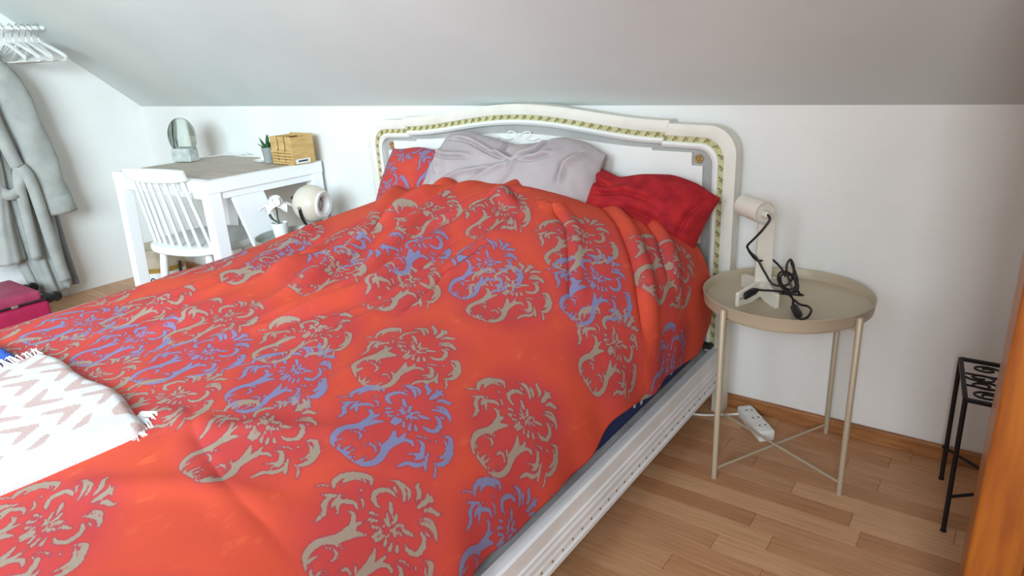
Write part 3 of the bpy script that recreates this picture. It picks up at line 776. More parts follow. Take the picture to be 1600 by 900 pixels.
# chevrons, in cloth metres
TX = np.array([p[0] for p in top+low]); TY = np.array([p[1] for p in top+low]); sd = np.full(TX.shape, 0.2)
def cap(px, py, a, b, r0, r1):
    ex, ey = b[0]-a[0], b[1]-a[1]; h = np.clip(((px-a[0])*ex+(py-a[1])*ey)/(ex*ex+ey*ey), 0, 1)
    return np.hypot(px-a[0]-ex*h, py-a[1]-ey*h)-(r0+(r1-r0)*h)
for ci in range(-1, 8):
    for ri in range(-1, 9):
        cx = -1.79+ci*0.100; cy = -1.575-ri*0.074-(0.040 if ci % 2 else 0)
        s = 1 if ci % 2 else -1
        sd = np.minimum(sd, np.minimum(cap(TX, TY, (cx, cy), (cx+0.036, cy+s*0.040), 0.013, 0.007), cap(TX, TY, (cx, cy), (cx-0.036, cy+s*0.040), 0.013, 0.007)))
sd = np.where((TX > -1.30) & (TY < -1.62), np.maximum(sd, 0.004), sd)
set_attr(cl, 'print', sd)
m = MB()
for k in range(64):
    t = k/63; y = -1.56-0.41*t; x = -1.80+random.uniform(-0.004, 0.004); z = surf_z(-1.8, y)+0.022
    dx = -random.uniform(0.035, 0.06); dy = random.uniform(-0.025, 0.025)
    m.tube([(x+0.01, y, z), (x+dx*0.5, y+dy*0.4, z+0.006), (x+dx, y+dy, z-0.012)], [0.0022, 0.0018, 0.0012], 5)
for k in range(26):
    t = k/25; y = -1.575-0.06*t; x = -1.275+0.03*t
    z = surf_z(x, y)+0.014
    m.tube([(x-0.01, y, z), (x+0.02, y+0.012+random.uniform(-0.006, 0.006), z+0.002), (x+0.045+random.uniform(-0.01, 0.012), y+0.014+random.uniform(-0.012, 0.012), z-0.006)], [0.002, 0.0017, 0.001], 5)
o = P(m, 'fringe', 'fringe_white', throw, smooth=True); o['kind'] = 'stuff'
# blue cloth lying behind the throw
vs = []; fs = []; n = 24
for i in range(n):
    for j in range(n):
        a, b = i/(n-1), j/(n-1); x = -2.10+0.26*a; y = -1.60-0.24*b; e = min(1, min(a, 1-a)*8, min(b, 1-b)*8)
        vs.append((x, y, surf_z(x, y)+0.006+0.030*(1-(1-e)**2)+0.004*math.sin(a*9+b*5)))
for i in range(n-1):
    for j in range(n-1): fs.append((i*n+j, (i+1)*n+j, (i+1)*n+j+1, i*n+j+1))
o = link_mesh('folded_cloth', vs, fs, 'blue_cloth'); md = o.modifiers.new('t', 'SOLIDIFY'); md.thickness = 0.006; md.offset = -1
tag(o, 'corner of a bright blue folded cloth beside the throw fringe', 'cloth')

# ------------------------------------------------------------------ round tray tables
def tray_table(cx, cy, zt, r, a0, m, label, group):
    t = thing('tray_table', label, 'side table', (cx, cy, 0), 0, group)
    tray = MB().lathe([(0, zt-0.034), (r-0.012, zt-0.034), (r-0.001, zt-0.031), (r+0.002, zt-0.002), (r+0.0028, zt), (r+0.001, zt+0.001), (r-0.0008, zt-0.001), (r-0.004, zt-0.028), (r-0.013, zt-0.0315), (0, zt-0.0315)], 72)
    tray.build('tray', m, t, smooth=True)
    rr = r+0.010
    ring = MB().tube([(math.cos(k/48*2*PI)*(r-0.02), math.sin(k/48*2*PI)*(r-0.02), zt-0.040) for k in range(48)], 0.0045, 8, closed=True)
    rg = ring.build('support_ring', m, t, smooth=True)
    ps = []
    for k in range(4):
        a = a0+k*PI/2; x, y = math.cos(a), math.sin(a); ps.append((x, y))
        lg = MB().tube([(x*rr*1.005, y*rr*1.005, 0.0), (x*rr*1.0, y*rr*1.0, zt-0.008), (x*rr*1.0, y*rr*1.0, zt-0.005)], [0.0075, 0.0085, 0.006], 14)
        lg.tube([(x*(r-0.02), y*(r-0.02), zt-0.040), (x*rr, y*rr, zt-0.040)], 0.0045, 8)
        lg.build('leg', m, t, smooth=True)
    for k in (0, 1):
        b = MB().tube([(ps[k][0]*rr, ps[k][1]*rr, 0.030+k*0.006), (ps[k+2][0]*rr, ps[k+2][1]*rr, 0.030+k*0.006)], 0.0038, 8)
        b.build('cross_bar', m, t, smooth=True)
    return t
tray_table(-0.445, -0.225, 0.520, 0.219, math.atan2(-0.207, -0.105), 'taupe_metal', 'taupe round metal tray table under the cream task lamp', 'round metal tray tables')
tray_table(-2.445, -0.345, 0.490, 0.172, 0.6, 'grey_metal', 'grey round metal tray table between bed and white desk', 'round metal tray tables')

# ------------------------------------------------------------------ task lamp
ZT = 0.4885
lamp = thing('task_lamp', 'cream lamp with a cylinder head and crossed plate foot, black flex wound round it', 'lamp', (-0.512, -0.222, ZT))
def plate(a, b, h0, th=0.011):
    """foot plate: high in the middle, swept down to blunt ends"""
    a = Vector(a); b = Vector(b); L_ = (b-a).length; e = (b-a).normalized(); nrm = Vector((-e.y, e.x, 0))
    prof = [(0, 0), (L_*0.30, 0.0), (L_*0.5, 0.010), (L_*0.70, 0.0), (L_, 0), (L_, 0.034), (L_*0.985, 0.038), (L_*0.62, h0), (L_*0.38, h0), (L_*0.015, 0.038), (0, 0.034)]
    vs = []
    for s in (-th/2, th/2):
        for (u, z) in prof: vs.append(a+e*u+nrm*s+Vector((0, 0, ZT+z)))
    n = len(prof)
    fs = [tuple(range(n)), tuple(range(2*n-1, n-1, -1))]+[(i, (i+1) % n, n+(i+1) % n, n+i) for i in range(n)]
    return MB().add(vs, fs)
P(plate((-0.548, -0.322, 0), (-0.478, -0.118, 0), 0.050), 'foot_plate', 'lamp_cream', lamp)
P(plate((-0.452, -0.285, 0), (-0.588, -0.150, 0), 0.050), 'foot_plate', 'lamp_cream', lamp)
m = MB(); c = Vector((-0.512, -0.222, 0)); ang = math.radians(28)
Rz = Matrix.Rotation(ang, 3, 'Z')
m.box((c.x, c.y, ZT+0.030+0.108), (0.044, 0.013, 0.216), Rz); P(m, 'post', 'lamp_cream', lamp, bevel=0.0015)
ax = Vector((0.76, -0.65, -0.03)).normalized()
R_ = ax.to_track_quat('Z', 'Y').to_matrix()
hc = Vector((-0.548, -0.226, 0.742))
m = MB().lathe([(0, -0.050), (0.0275, -0.049), (0.0305, -0.047), (0.0305, 0.052), (0.0292, 0.053), (0.0282, 0.049), (0.0282, 0.041), (0, 0.044)], 40, hc, R_)
hd = P(m, 'lamp_head', 'lamp_cream', lamp, smooth=True)
kn = hc+ax*0.041
P(MB().lathe([(0, 0.0), (0.010, 0.0), (0.010, 0.016), (0.006, 0.022), (0, 0.022)], 20, kn+Vector((0.004, 0, -0.004)), R_), 'cable_socket', 'lamp_cream', hd, smooth=True)
k0 = kn+ax*0.02
cord = [tuple(k0), tuple(k0+Vector((0.012, -0.012, -0.012))), (-0.506, -0.284, 0.698), (-0.530, -0.272, 0.668), (-0.548, -0.262, 0.645), (-0.542, -0.255, 0.628), (-0.520, -0.258, 0.610), (-0.494, -0.266, 0.576), (-0.470, -0.268, 0.548),
        (-0.436, -0.250, 0.548), (-0.428, -0.235, 0.585), (-0.440, -0.230, 0.612), (-0.446, -0.242, 0.590), (-0.425, -0.262, 0.548), (-0.412, -0.255, 0.532), (-0.420, -0.225, 0.560), (-0.438, -0.225, 0.600),
        (-0.430, -0.245, 0.606), (-0.415, -0.262, 0.560), (-0.402, -0.270, 0.535), (-0.398, -0.240, 0.520), (-0.425, -0.232, 0.515), (-0.452, -0.252, 0.520), (-0.425, -0.280, 0.530), (-0.418, -0.262, 0.512), (-0.414, -0.272, 0.502), (-0.410, -0.280, 0.4965)]
m = MB().tube(bez(cord, 7), 0.0032, 7)
cd_ = P(m, 'flex', 'black_rubber', lamp, smooth=True)
m = MB().tube(bez([(-0.548, -0.262, 0.642), (-0.541, -0.252, 0.622), (-0.522, -0.240, 0.600), (-0.500, -0.205, 0.60), (-0.47, -0.20, 0.575), (-0.452, -0.222, 0.560)], 6), 0.0032, 7)
P(m, 'flex', 'black_rubber', lamp, smooth=True)
# the spare flex is bundled into a figure of loops beside the post
lp = []
for k in range(90):
    a = k/90*2*PI*3.0; q_ = Vector((0.030*math.cos(a)+0.006*math.sin(a*0.37), 0.010*math.sin(a*1.0+0.4)+0.008*math.sin(a*0.23), 0.016*math.sin(a)))
    lp.append(Vector((-0.436, -0.258, 0.557))+Matrix.Rotation(math.radians(52), 3, 'Y') @ q_)
P(MB().tube(lp, 0.0029, 7), 'flex_bundle', 'black_rubber', lamp, smooth=True)
# inline switch, loop and plug
m = MB().tube([(-0.410, -0.280, 0.4975), (-0.406, -0.288, 0.499), (-0.384, -0.335, 0.499), (-0.380, -0.344, 0.4975)], [0.005, 0.0105, 0.0105, 0.005], 10)
P(m, 'switch', 'black_rubber', lamp, smooth=True)
m = MB().tube(bez([(-0.381, -0.342, 0.497), (-0.372, -0.354, 0.496), (-0.360, -0.346, 0.500), (-0.358, -0.315, 0.508), (-0.374, -0.282, 0.506), (-0.398, -0.266, 0.502), (-0.415, -0.255, 0.508)], 6), 0.0032, 7)
P(m, 'flex', 'black_rubber', lamp, smooth=True)
m = MB().tube(bez([(-0.440, -0.262, 0.530), (-0.470, -0.275, 0.532), (-0.496, -0.272, 0.528), (-0.512, -0.262, 0.524)], 6), 0.0032, 7)
P(m, 'flex', 'black_rubber', lamp, smooth=True)
pd = Vector((-0.54, -0.82, -0.22)).normalized(); p0 = Vector((-0.512, -0.262, 0.524))
m = MB().tube([p0, p0+pd*0.012, p0+pd*0.044, p0+pd*0.052], [0.005, 0.010, 0.012, 0.008], 10)
pl = P(m, 'plug', 'black_rubber', lamp, smooth=True)
sdv = pd.cross(Vector((0, 0, 1))).normalized()
for s in (-1, 1):
    P(MB().tube([p0+pd*0.050+sdv*s*0.006, p0+pd*0.070+sdv*s*0.006], 0.0024, 8), 'pin', 'steel', pl, smooth=True)

# ------------------------------------------------------------------ power strip on the floor
a = Vector((-0.578, -0.058, 0)); b = Vector((-0.490, -0.155, 0)); e = (b-a).normalized(); q = Matrix((e, Vector((-e.y, e.x, 0)), Vector((0, 0, 1)))).transposed()
ps = thing('power_strip', 'white three socket power strip lying on the floor by the skirting', 'power strip', (a+b)/2)
c = (a+b)/2
body = P(MB().box((c.x, c.y, 0.0195), (0.170, 0.050, 0.039), q), 'body', 'white_plastic', ps, bevel=0.007, seg=3, smooth=True)
for k in (-1, 0, 1):
    s = P(MB().lathe([(0.021, 0.0), (0.021, 0.0012), (0.018, 0.0012), (0.018, -0.008), (0, -0.008)], 24, c+e*(k*0.048)+Vector((0, 0, 0.0388))), 'socket', 'white_plastic', ps, smooth=True)
    for g in (-1, 1):
        P(MB().lathe([(0, 0.0015), (0.0026, 0.0015), (0.0026, 0.0), (0, 0.0)], 10, c+e*(k*0.048+g*0.0)+Vector((-e.y, e.x, 0))*(g*0.009)+Vector((0, 0, 0.039))), 'contact_hole', 'socket_hole', s)
P(MB().tube(bez([tuple(a+Vector((-0.002, 0.003, 0.016))), (-0.64, -0.085, 0.008), (-0.72, -0.125, 0.005), (-0.85, -0.14, 0.005), (-1.0, -0.16, 0.005)], 8), 0.0038, 8), 'cable', 'white_plastic', ps, smooth=True)

# ------------------------------------------------------------------ wrought iron plant stand
st = thing('plant_stand', 'black wrought iron plant stand with scrolled top by the pine wardrobe', 'plant stand', (0.12, -0.23, 0))
SX0, SX1, SY0, SY1, SZ = 0.004, 0.264, -0.350, -0.110, 0.365
for (x, y) in ((SX0, SY0), (SX0-0.026, SY1), (SX1, SY0), (SX1+0.02, SY1)):
    P(MB().tube([(x+(0.006 if x < 0.1 else -0.006)*0, y, 0.0), (x, y, 0.008), (x-0.005 if x < 0.1 else x+0.005, y, SZ)], [0.0075, 0.0058, 0.0058], 10), 'leg', 'black_iron', st, smooth=True)
cs = [(SX0-0.005, SY0), (SX1+0.005, SY0), (SX1+0.025, SY1), (SX0-0.031, SY1)]
m = MB()
for k in range(4):
    a, b = cs[k], cs[(k+1) % 4]; m.bar((a[0], a[1], SZ), (b[0], b[1], SZ), 0.010, 0.008)
P(m, 'top_frame', 'black_iron', st)
for (i, j) in ((0, 2), (1, 3)):
    a, b = cs[i], cs[j]
    P(MB().tube([(a[0]+0.004, a[1], 0.10), (b[0]-0.004, b[1], 0.10)], 0.0042, 8), 'stretcher', 'black_iron', st, smooth=True)
def spiral(cx, cy, r, a0, turns, ex, d=1):
    pts = []
    for k in range(26):
        t = k/25; a = a0+d*2*PI*turns*t; rr = r*(1-0.72*t); pts.append((cx+rr*math.cos(a)*1.25, cy+rr*math.sin(a)*0.8, SZ-0.002))
    return pts
for (cx, cy, r, a0, tn, d) in ((0.030, -0.150, 0.026, 0, 1.4, 1), (0.022, -0.205, 0.030, 3, 1.4, 1), (0.030, -0.250, 0.030, 2, 1.4, -1), (0.040, -0.305, 0.026, 1, 1.4, 1), (0.085, -0.160, 0.026, 1, 1.3, -1), (0.085, -0.230, 0.030, 4, 1.3, 1), (0.090, -0.310, 0.026, 0, 1.3, -1), (0.15, -0.18, 0.03, 2, 1.3, 1), (0.15, -0.26, 0.03, 5, 1.3, -1), (0.215, -0.22, 0.03, 1, 1.3, 1)):
    P(MB().tube(spiral(cx, cy, r, a0, tn, 0, d), 0.0028, 7), 'scroll', 'black_iron', st, smooth=True)
for y in (-0.192, -0.262):
    P(MB().tube([(SX0-0.015, y, SZ-0.002), (SX1+0.015, y, SZ-0.002)], 0.0028, 7), 'top_wire', 'black_iron', st, smooth=True)

# ------------------------------------------------------------------ pine wardrobe at the right
wd = thing('wardrobe', 'honey coloured pine wardrobe at the right edge, before the plant stand', 'wardrobe', (0.43, -0.86, 0))
WX0, WX1, WYF, WYB, WZ = 0.042, 0.80, -0.90, -0.62, 1.28
P(MB().box(((WX0+WX1)/2, (WYF+WYB)/2, WZ/2), (WX1-WX0, WYB-WYF, WZ)), 'body', 'pine', wd, bevel=0.006, seg=3)
P(MB().box(((WX0+WX1)/2, (WYF+WYB)/2, WZ+0.014), (WX1-WX0+0.03, WYB-WYF+0.03, 0.028)), 'top', 'pine', wd, bevel=0.006)
for k in (0, 1):
    x0 = WX0+0.075+k*0.32; x1 = x0+0.30
    d = P(MB().box(((x0+x1)/2, WYF-0.008, 0.62), (x1-x0, 0.018, 1.12)), 'door', 'pine', wd, bevel=0.004)
    P(MB().box(((x0+x1)/2, WYF-0.018, 0.62), (x1-x0-0.11, 0.008, 0.98)), 'door_panel', 'pine', d, bevel=0.003)
    P(MB().lathe([(0, 0.0), (0.006, 0.0), (0.006, 0.012), (0.013, 0.018), (0.013, 0.026), (0, 0.030)], 16, (x1-0.02 if k == 0 else x0+0.02, WYF-0.017, 0.66), Matrix(((1, 0, 0), (0, 0, -1), (0, 1, 0)))), 'knob', 'pine', d, smooth=True)

# ------------------------------------------------------------------ desk
DX0, DX1, DY0, DY1, DZ = -3.435, -2.625, -0.610, -0.025, 0.75
desk = thing('desk', 'white wooden desk with a taupe top and square legs', 'desk', (-3.02, -0.3, 0))
m = MB(); tk = 0.052
m.box(((DX0+DX1)/2, DY0+0.018, DZ-tk/2), (DX1-DX0, 0.036, tk)); m.box(((DX0+DX1)/2, DY1-0.010, DZ-tk/2), (DX1-DX0, 0.020, tk))
m.box((DX0+0.010, (DY0+DY1)/2+0.008, DZ-tk/2), (0.020, DY1-DY0-0.056, tk)); m.box((DX1-0.018, (DY0+DY1)/2+0.008, DZ-tk/2), (0.036, DY1-DY0-0.056, tk))
P(m, 'top_frame', 'white_furniture', desk)
P(MB().box(((DX0+DX1)/2-0.008, (DY0+DY1)/2+0.008, DZ-0.012), (DX1-DX0-0.052, DY1-DY0-0.052, 0.020)), 'desk_top', 'taupe_top', desk)
ap = 0.03; za = DZ-tk-ap/2-0.001
for nm, c, s in (('apron', ((DX0+DX1)/2, DY0+0.03, za), (DX1-DX0-0.04, 0.022, ap)), ('apron', ((DX0+DX1)/2, DY1-0.03, za), (DX1-DX0-0.04, 0.022, ap)),
                 ('apron', (DX0+0.03, (DY0+DY1)/2, za), (0.022, DY1-DY0-0.04, ap)), ('apron', (DX1-0.02, (DY0+DY1)/2, za), (0.022, DY1-DY0-0.04, ap))):
    P(MB().box(c, s), nm, 'white_furniture', desk, bevel=0.001, seg=1)
for (x, y, sx, sy) in ((DX0+0.030, DY0+0.030, -1, -1), (DX1-0.030, DY0+0.030, 1, -1), (DX0+0.030, DY1-0.030, -1, 1), (DX1-0.030, DY1-0.030, 1, 1)):
    ox = -0.075 if sx < 0 else 0.0
    T = [(x+sx*0.034-0.0, y)]
    m = MB(); zt = DZ-tk-0.001; w0, w1 = 0.029, 0.027
    vs = [(x+a*w0, y+b*w0, zt) for a, b in ((-1, -1), (1, -1), (1, 1), (-1, 1))]+[(x+ox+a*w1, y+b*w1, 0) for a, b in ((-1, -1), (1, -1), (1, 1), (-1, 1))]
    m.add(vs, [(0, 1, 2, 3), (7, 6, 5, 4)]+[(i, (i+1) % 4, 4+(i+1) % 4, 4+i) for i in range(4)])
    P(m, 'leg', 'white_furniture', desk, bevel=0.003)
# slanting side board between the legs
m = MB(); x0, x1 = DX1-0.030, DX1-0.012
poly = [(-0.500, 0.668), (-0.345, 0.668), (-0.160, 0.0), (-0.315, 0.0)]
vs = [(x0, y, z) for y, z in poly]+[(x1, y, z) for y, z in poly]
m.add(vs, [(0, 1, 2, 3), (7, 6, 5, 4)]+[(i, (i+1) % 4, 4+(i+1) % 4, 4+i) for i in range(4)])
P(m, 'side_board', 'white_furniture', desk, bevel=0.002)

# ------------------------------------------------------------------ spindle chair (local coordinates: back at -y)
ch = thing('spindle_chair', 'white spindle back wooden chair tucked in at the desk', 'chair', (-2.955, -0.465, 0), math.radians(9))
seat = []
for k in range(40):
    a = 2*PI*k/40; ca, sa = math.cos(a), math.sin(a)
    seat.append((0.232*math.copysign(abs(ca)**0.72, ca), 0.215*math.copysign(abs(sa)**0.72, sa)))
MB().prism(seat, 0.034, Matrix.Translation((0, 0, 0.418))).build('seat', 'chair_white', ch, bevel=0.010, seg=3, smooth=True)
for (x, y, bx_, by) in ((-0.15, -0.13, -0.19, -0.18), (0.15, -0.13, 0.19, -0.18), (-0.15, 0.13, -0.19, 0.18), (0.15, 0.13, 0.19, 0.18)):
    MB().tube([(bx_, by, 0), (x*0.5+bx_*0.5, y*0.5+by*0.5, 0.21), (x, y, 0.42)], [0.013, 0.019, 0.017], 12).build('leg', 'chair_white', ch, smooth=True)
RZc, RYc = 0.748, -0.215
for k in range(8):
    u = (k-3.5)/3.5; bx_ = u*0.185; tx = u*0.158
    MB().tube([(bx_, -0.165+0.03*u*u, 0.440), ((bx_+tx)/2, (-0.165+0.03*u*u+RYc+0.02*u*u)/2, 0.601), (tx, RYc+0.02*u*u, RZc)], [0.0075, 0.0088, 0.007], 10).build('spindle', 'chair_white', ch, smooth=True)
vs = []; fs = []; n = 16
for i in range(n+1):
    u = -1+2*i/n; x = u*0.190; y = RYc+0.025*u*u-0.005; zt = RZc+0.055-0.008*abs(u)**3; zb = RZc-0.006+0.008*abs(u)**4; lean = -0.012
    vs += [(x, y-0.011, zb), (x, y+0.011, zb), (x, y+0.010+lean, zt), (x, y-0.010+lean, zt)]
for i in range(n):
    a = i*4; b = a+4
    for k in range(4): fs.append((a+k, b+k, b+(k+1) % 4, a+(k+1) % 4))
fs += [(0, 1, 2, 3), tuple(n*4+k for k in (3, 2, 1, 0))]
MB().add(vs, fs).build('top_rail', 'chair_white', ch, bevel=0.003, smooth=True)

# ------------------------------------------------------------------ things on the desk
def on(v): return Vector(v)
mi = thing('table_mirror', 'round tabletop mirror standing in a pale stone block on the desk', 'mirror', (-3.375, -0.27, DZ))
ra = math.radians(15); Rm = Matrix.Rotation(ra, 3, 'Z')
P(MB().box((-3.375, -0.27, DZ+0.033), (0.118, 0.060, 0.064), Rm), 'stone_base', 'concrete', mi, bevel=0.003)
nrm = Rm @ Vector((0, -1, 0.06)).normalized()
Rq = nrm.to_track_quat('Z', 'Y').to_matrix()
gc = Vector((-3.383, -0.266, DZ+0.122))
P(MB().lathe([(0, 0.0), (0.088, 0.0), (0.090, -0.001), (0.090, -0.005), (0, -0.005)], 56, gc, Rq), 'glass', 'mirror_glass', mi, smooth=True)
P(MB().lathe([(0.0905, 0.0005), (0.0922, 0.0005), (0.0922, -0.006), (0.0905, -0.006)], 56, gc, Rq, closed=True), 'rim', 'steel', mi, smooth=True)
P(MB().lathe([(0, -0.0055), (0.089, -0.0055), (0.089, -0.008), (0, -0.008)], 40, gc, Rq), 'back_plate', 'grey_pot', mi, smooth=True)

pp = thing('potted_plant', 'small spiky green succulent in a grey pot on the desk', 'plant', (-2.845, -0.150, DZ))
P(MB().lathe([(0, 0), (0.023, 0), (0.030, 0.072), (0.0265, 0.072), (0.0255, 0.060), (0, 0.060)], 28, (-2.845, -0.150, DZ)), 'pot', 'grey_pot', pp, smooth=True)
P(MB().lathe([(0, 0.064), (0.025, 0.061)], 20, (-2.845, -0.150, DZ)), 'soil', 'soil', pp)
for k in range(11):
    a = k*2.399; r = 0.006+0.012*(k % 3)/2; ln = 0.085-0.004*k; tilt = 0.15+0.07*k
    b0 = Vector((-2.845+r*math.cos(a), -0.150+r*math.sin(a), DZ+0.060)); d = Vector((math.cos(a)*math.sin(tilt), math.sin(a)*math.sin(tilt), math.cos(tilt)))
    s = d.cross(Vector((0, 0, 1))).normalized(); up = s.cross(d)
    vs = []; 
    for t, w_ in ((0, 0.007), (0.35, 0.009), (0.7, 0.006), (1.0, 0.0006)):
        c = b0+d*ln*t+Vector((0, 0, -0.010*t*t)); vs += [c-s*w_+up*w_*0.3, c-up*w_*0.25, c+s*w_+up*w_*0.3, c+up*w_*0.45]
    fs = [(0, 1, 2, 3), (12, 15, 14, 13)]
    for i in range(3):
        for q_ in range(4): fs.append((i*4+q_, i*4+(q_+1) % 4, i*4+4+(q_+1) % 4, i*4+4+q_))
    P(MB().add(vs, fs), 'leaf', 'leaf_green', pp, smooth=True)

og = thing('desk_organizer', 'bamboo letter organizer with stepped slots on the desk corner', 'organizer', (-2.70, -0.13, DZ))
Ro = Matrix.Rotation(math.radians(-4), 3, 'Z'); oc = Vector((-2.705, -0.115, DZ))
def ob(mb, c, s): return mb.box(oc+Ro @ Vector(c), s, Ro)
P(ob(MB(), (0, 0.0, 0.006), (0.176, 0.115, 0.010)), 'base', 'bamboo', og, bevel=0.001, seg=1)
for k, (h, y) in enumerate(((0.128, 0.053), (0.118, 0.018), (0.118, -0.018))):
    pass
for k in range(4):   # three pockets side by side: upright dividers
    x = -0.086+k*0.0573
    P(ob(MB(), (x, 0.0, 0.066), (0.005, 0.112, 0.108 if k else 0.118)), 'divider', 'bamboo_peg_and_shade' if 0 < k < 3 else 'bamboo', og, bevel=0.001, seg=1)  # inner dividers coloured dark so the front gaps look shaded
P(ob(MB(), (0, 0.055, 0.070), (0.176, 0.006, 0.124)), 'back', 'bamboo', og, bevel=0.001, seg=1)
for k in range(3):
    x = -0.0573+k*0.0573
    P(ob(MB(), (x, -0.054, 0.093), (0.0475, 0.005, 0.068)), 'front_panel', 'bamboo', og, bevel=0.002, seg=1)
    for j in range(4):
        P(ob(MB(), (x, -0.056-0.001*j, 0.018+j*0.0135), (0.052, 0.007, 0.0112)), 'slat', 'bamboo', og, bevel=0.0015, seg=1)
    if k < 2:
        for j in range(4):
            P(ob(MB(), (x+0.0287, -0.0570, 0.022+j*0.0145), (0.006, 0.006, 0.005)), 'peg', 'bamboo_peg_and_shade', og)
P(ob(MB(), (0.0905, -0.005, 0.066), (0.006, 0.118, 0.118)), 'end_panel', 'bamboo', og, bevel=0.001, seg=1)
P(ob(MB(), (0.0945, -0.012, 0.016), (0.0015, 0.075, 0.020)), 'sticker', 'white_plastic', og)
P(ob(MB(), (0.0956, -0.012, 0.017), (0.0008, 0.050, 0.007)), 'sticker_print', 'print_navy', og)
# small white dish and box left of the plant
tr = thing('ring_dish', 'small white dish with a knob beside the potted succulent', 'dish', (-2.925, -0.135, DZ))
P(MB().lathe([(0, 0.0), (0.030, 0.0), (0.040, 0.009), (0.038, 0.010), (0.028, 0.003), (0, 0.003)], 28, (-2.925, -0.135, DZ)), 'dish', 'white_plastic', tr, smooth=True)
P(MB().lathe([(0.012, 0.003), (0.014, 0.02), (0.008, 0.035), (0.002, 0.040), (0, 0.040)], 16, (-2.92, -0.130, DZ)), 'knob', 'white_plastic', tr, smooth=True)
# white cable lying along the wall at the back of the desk
o = MB().tube(bez([(-3.40, -0.040, DZ+0.004), (-3.30, -0.050, DZ+0.004), (-3.22, -0.040, DZ+0.012), (-3.15, -0.052, DZ+0.004), (-3.05, -0.045, DZ+0.004), (-2.98, -0.050, DZ+0.004)], 8), 0.004, 8).build('cable', 'white_plastic', smooth=True)
tag(o, 'thin white cable lying along the back edge of the desk', 'cable')

# ------------------------------------------------------------------ things on the grey tray table
z2 = 0.4585
fl = thing('potted_flower', 'white artificial bloom in a small white tapered pot', 'plant', (-2.535, -0.362, z2))
fx, fy = -2.535, -0.362
P(MB().lathe([(0, 0), (0.026, 0), (0.036, 0.078), (0.0325, 0.078), (0.031, 0.066), (0, 0.066)], 30, (fx, fy, z2)), 'pot', 'white_plastic', fl, smooth=True)
P(MB().lathe([(0, 0.070), (0.031, 0.067)], 18, (fx, fy, z2)), 'soil', 'soil', fl)
P(MB().tube(bez([(fx, fy, z2+0.068), (fx-0.006, fy, z2+0.10), (fx-0.004, fy, z2+0.14)], 4), 0.0032, 7), 'stem', 'stem_green', fl, smooth=True)
P(MB().tube(bez([(fx-0.002, fy, z2+0.075), (fx-0.025, fy-0.015, z2+0.095), (fx-0.034, fy-0.02, z2+0.118)], 4), [0.004]*4+[0.006]*4+[0.001], 7), 'stem_leaf', 'stem_green', fl, smooth=True)
rp = random.Random(4)
for k in range(11):
    ringi = 0 if k < 6 else 1; a = k*2*PI/6+(0.5 if ringi else 0)+rp.uniform(-0.15, 0.15); el = 0.25 if ringi == 0 else 0.95
    L_ = 0.072 if ringi == 0 else 0.055; c0 = Vector((fx-0.004, fy, z2+0.138))
    d = Vector((math.cos(a)*math.cos(el), math.sin(a)*math.cos(el), math.sin(el))); s = Vector((-math.sin(a), math.cos(a), 0)); up = d.cross(s) if d.cross(s).z > 0 else -d.cross(s)
    vs = []; fs = []; nu, nv = 6, 5
    for i in range(nu+1):
        t = i/nu; wdt = 0.030*math.sin(PI*min(0.93, 0.12+0.83*t))**0.8
        for j in range(nv+1):
            q_ = -1+2*j/nv; vs.append(c0+d*L_*t+s*wdt*q_+up*(0.016*q_*q_*t+0.014*math.sin(t*2.6)-0.034*t*t*(1-ringi)))
    for i in range(nu):
        for j in range(nv):
            p_ = i*(nv+1)+j; fs.append((p_, p_+1, p_+nv+2, p_+nv+1))
    o = world_part(link_mesh('petal', vs, fs, 'petal_white', fl)); md = o.modifiers.new('t', 'SOLIDIFY'); md.thickness = 0.0012

bl = thing('ball_lamp', 'cream ball lamp with white ringed opening in a black bracket', 'lamp', (-2.425, -0.262, z2))
bc = Vector((-2.425, -0.262, 0.608)); br = 0.082
bd = Vector((0.94, 0.28, -0.03)).normalized(); Rb = bd.to_track_quat('Z', 'Y').to_matrix()
prof = [(br*math.sin(PI*k/40), -br*math.cos(PI*k/40)) for k in range(0, 31)]
ro, zo = prof[-1]
P(MB().lathe(prof+[(ro-0.002, zo), (ro-0.004, zo-0.004)], 48, bc, Rb), 'shade', 'ball_cream', bl, smooth=True)
P(MB().lathe([(ro+0.001, zo-0.002), (ro+0.001, zo+0.004), (ro-0.004, zo+0.008), (ro-0.018, zo+0.004), (ro-0.026, zo-0.012), (ro-0.028, zo-0.03), (ro-0.004, zo-0.02)], 48, bc, Rb, closed=True), 'ring', 'white_plastic', bl, smooth=True)
P(MB().lathe([(0, zo-0.014), (0.018, zo-0.016), (0.028, zo-0.026), (0.030, zo-0.036), (0, zo-0.05)], 32, bc, Rb), 'bulb', 'bulb_glass', bl, smooth=True)
sv = bd.cross(Vector((0, 0, 1))).normalized()
pts = []
for k in range(21):
    a = PI*k/20; pts.append(bc+sv*(br+0.006)*math.cos(a)+Vector((0, 0, -1))*(br+0.022)*math.sin(a)+bd*(-0.018)*0)
m = MB()
for a, b in zip(pts[:-1], pts[1:]): m.bar(a, b, 0.013, 0.004, up=tuple(bd.cross((b-a)).normalized()))
P(m, 'bracket', 'black_iron', bl)
P(MB().lathe([(0, z2), (0.055, z2), (0.055, z2+0.006), (0.012, z2+0.012), (0.010, bc.z-br-0.020), (0, bc.z-br-0.020)], 32, (bc.x, bc.y, 0)), 'base', 'black_iron', bl, smooth=True)
for s in (-1, 1):
    P(MB().tube([bc+sv*s*(br-0.002), bc+sv*s*(br+0.012)], 0.007, 12), 'pivot_screw', 'steel', bl, smooth=True)
P(MB().tube([bc-bd*br*0.96+Vector((0, 0, 0.02)), bc-bd*(br+0.018)+Vector((0, 0, 0.022))], [0.010, 0.007], 12), 'cable_outlet', 'black_rubber', bl, smooth=True)

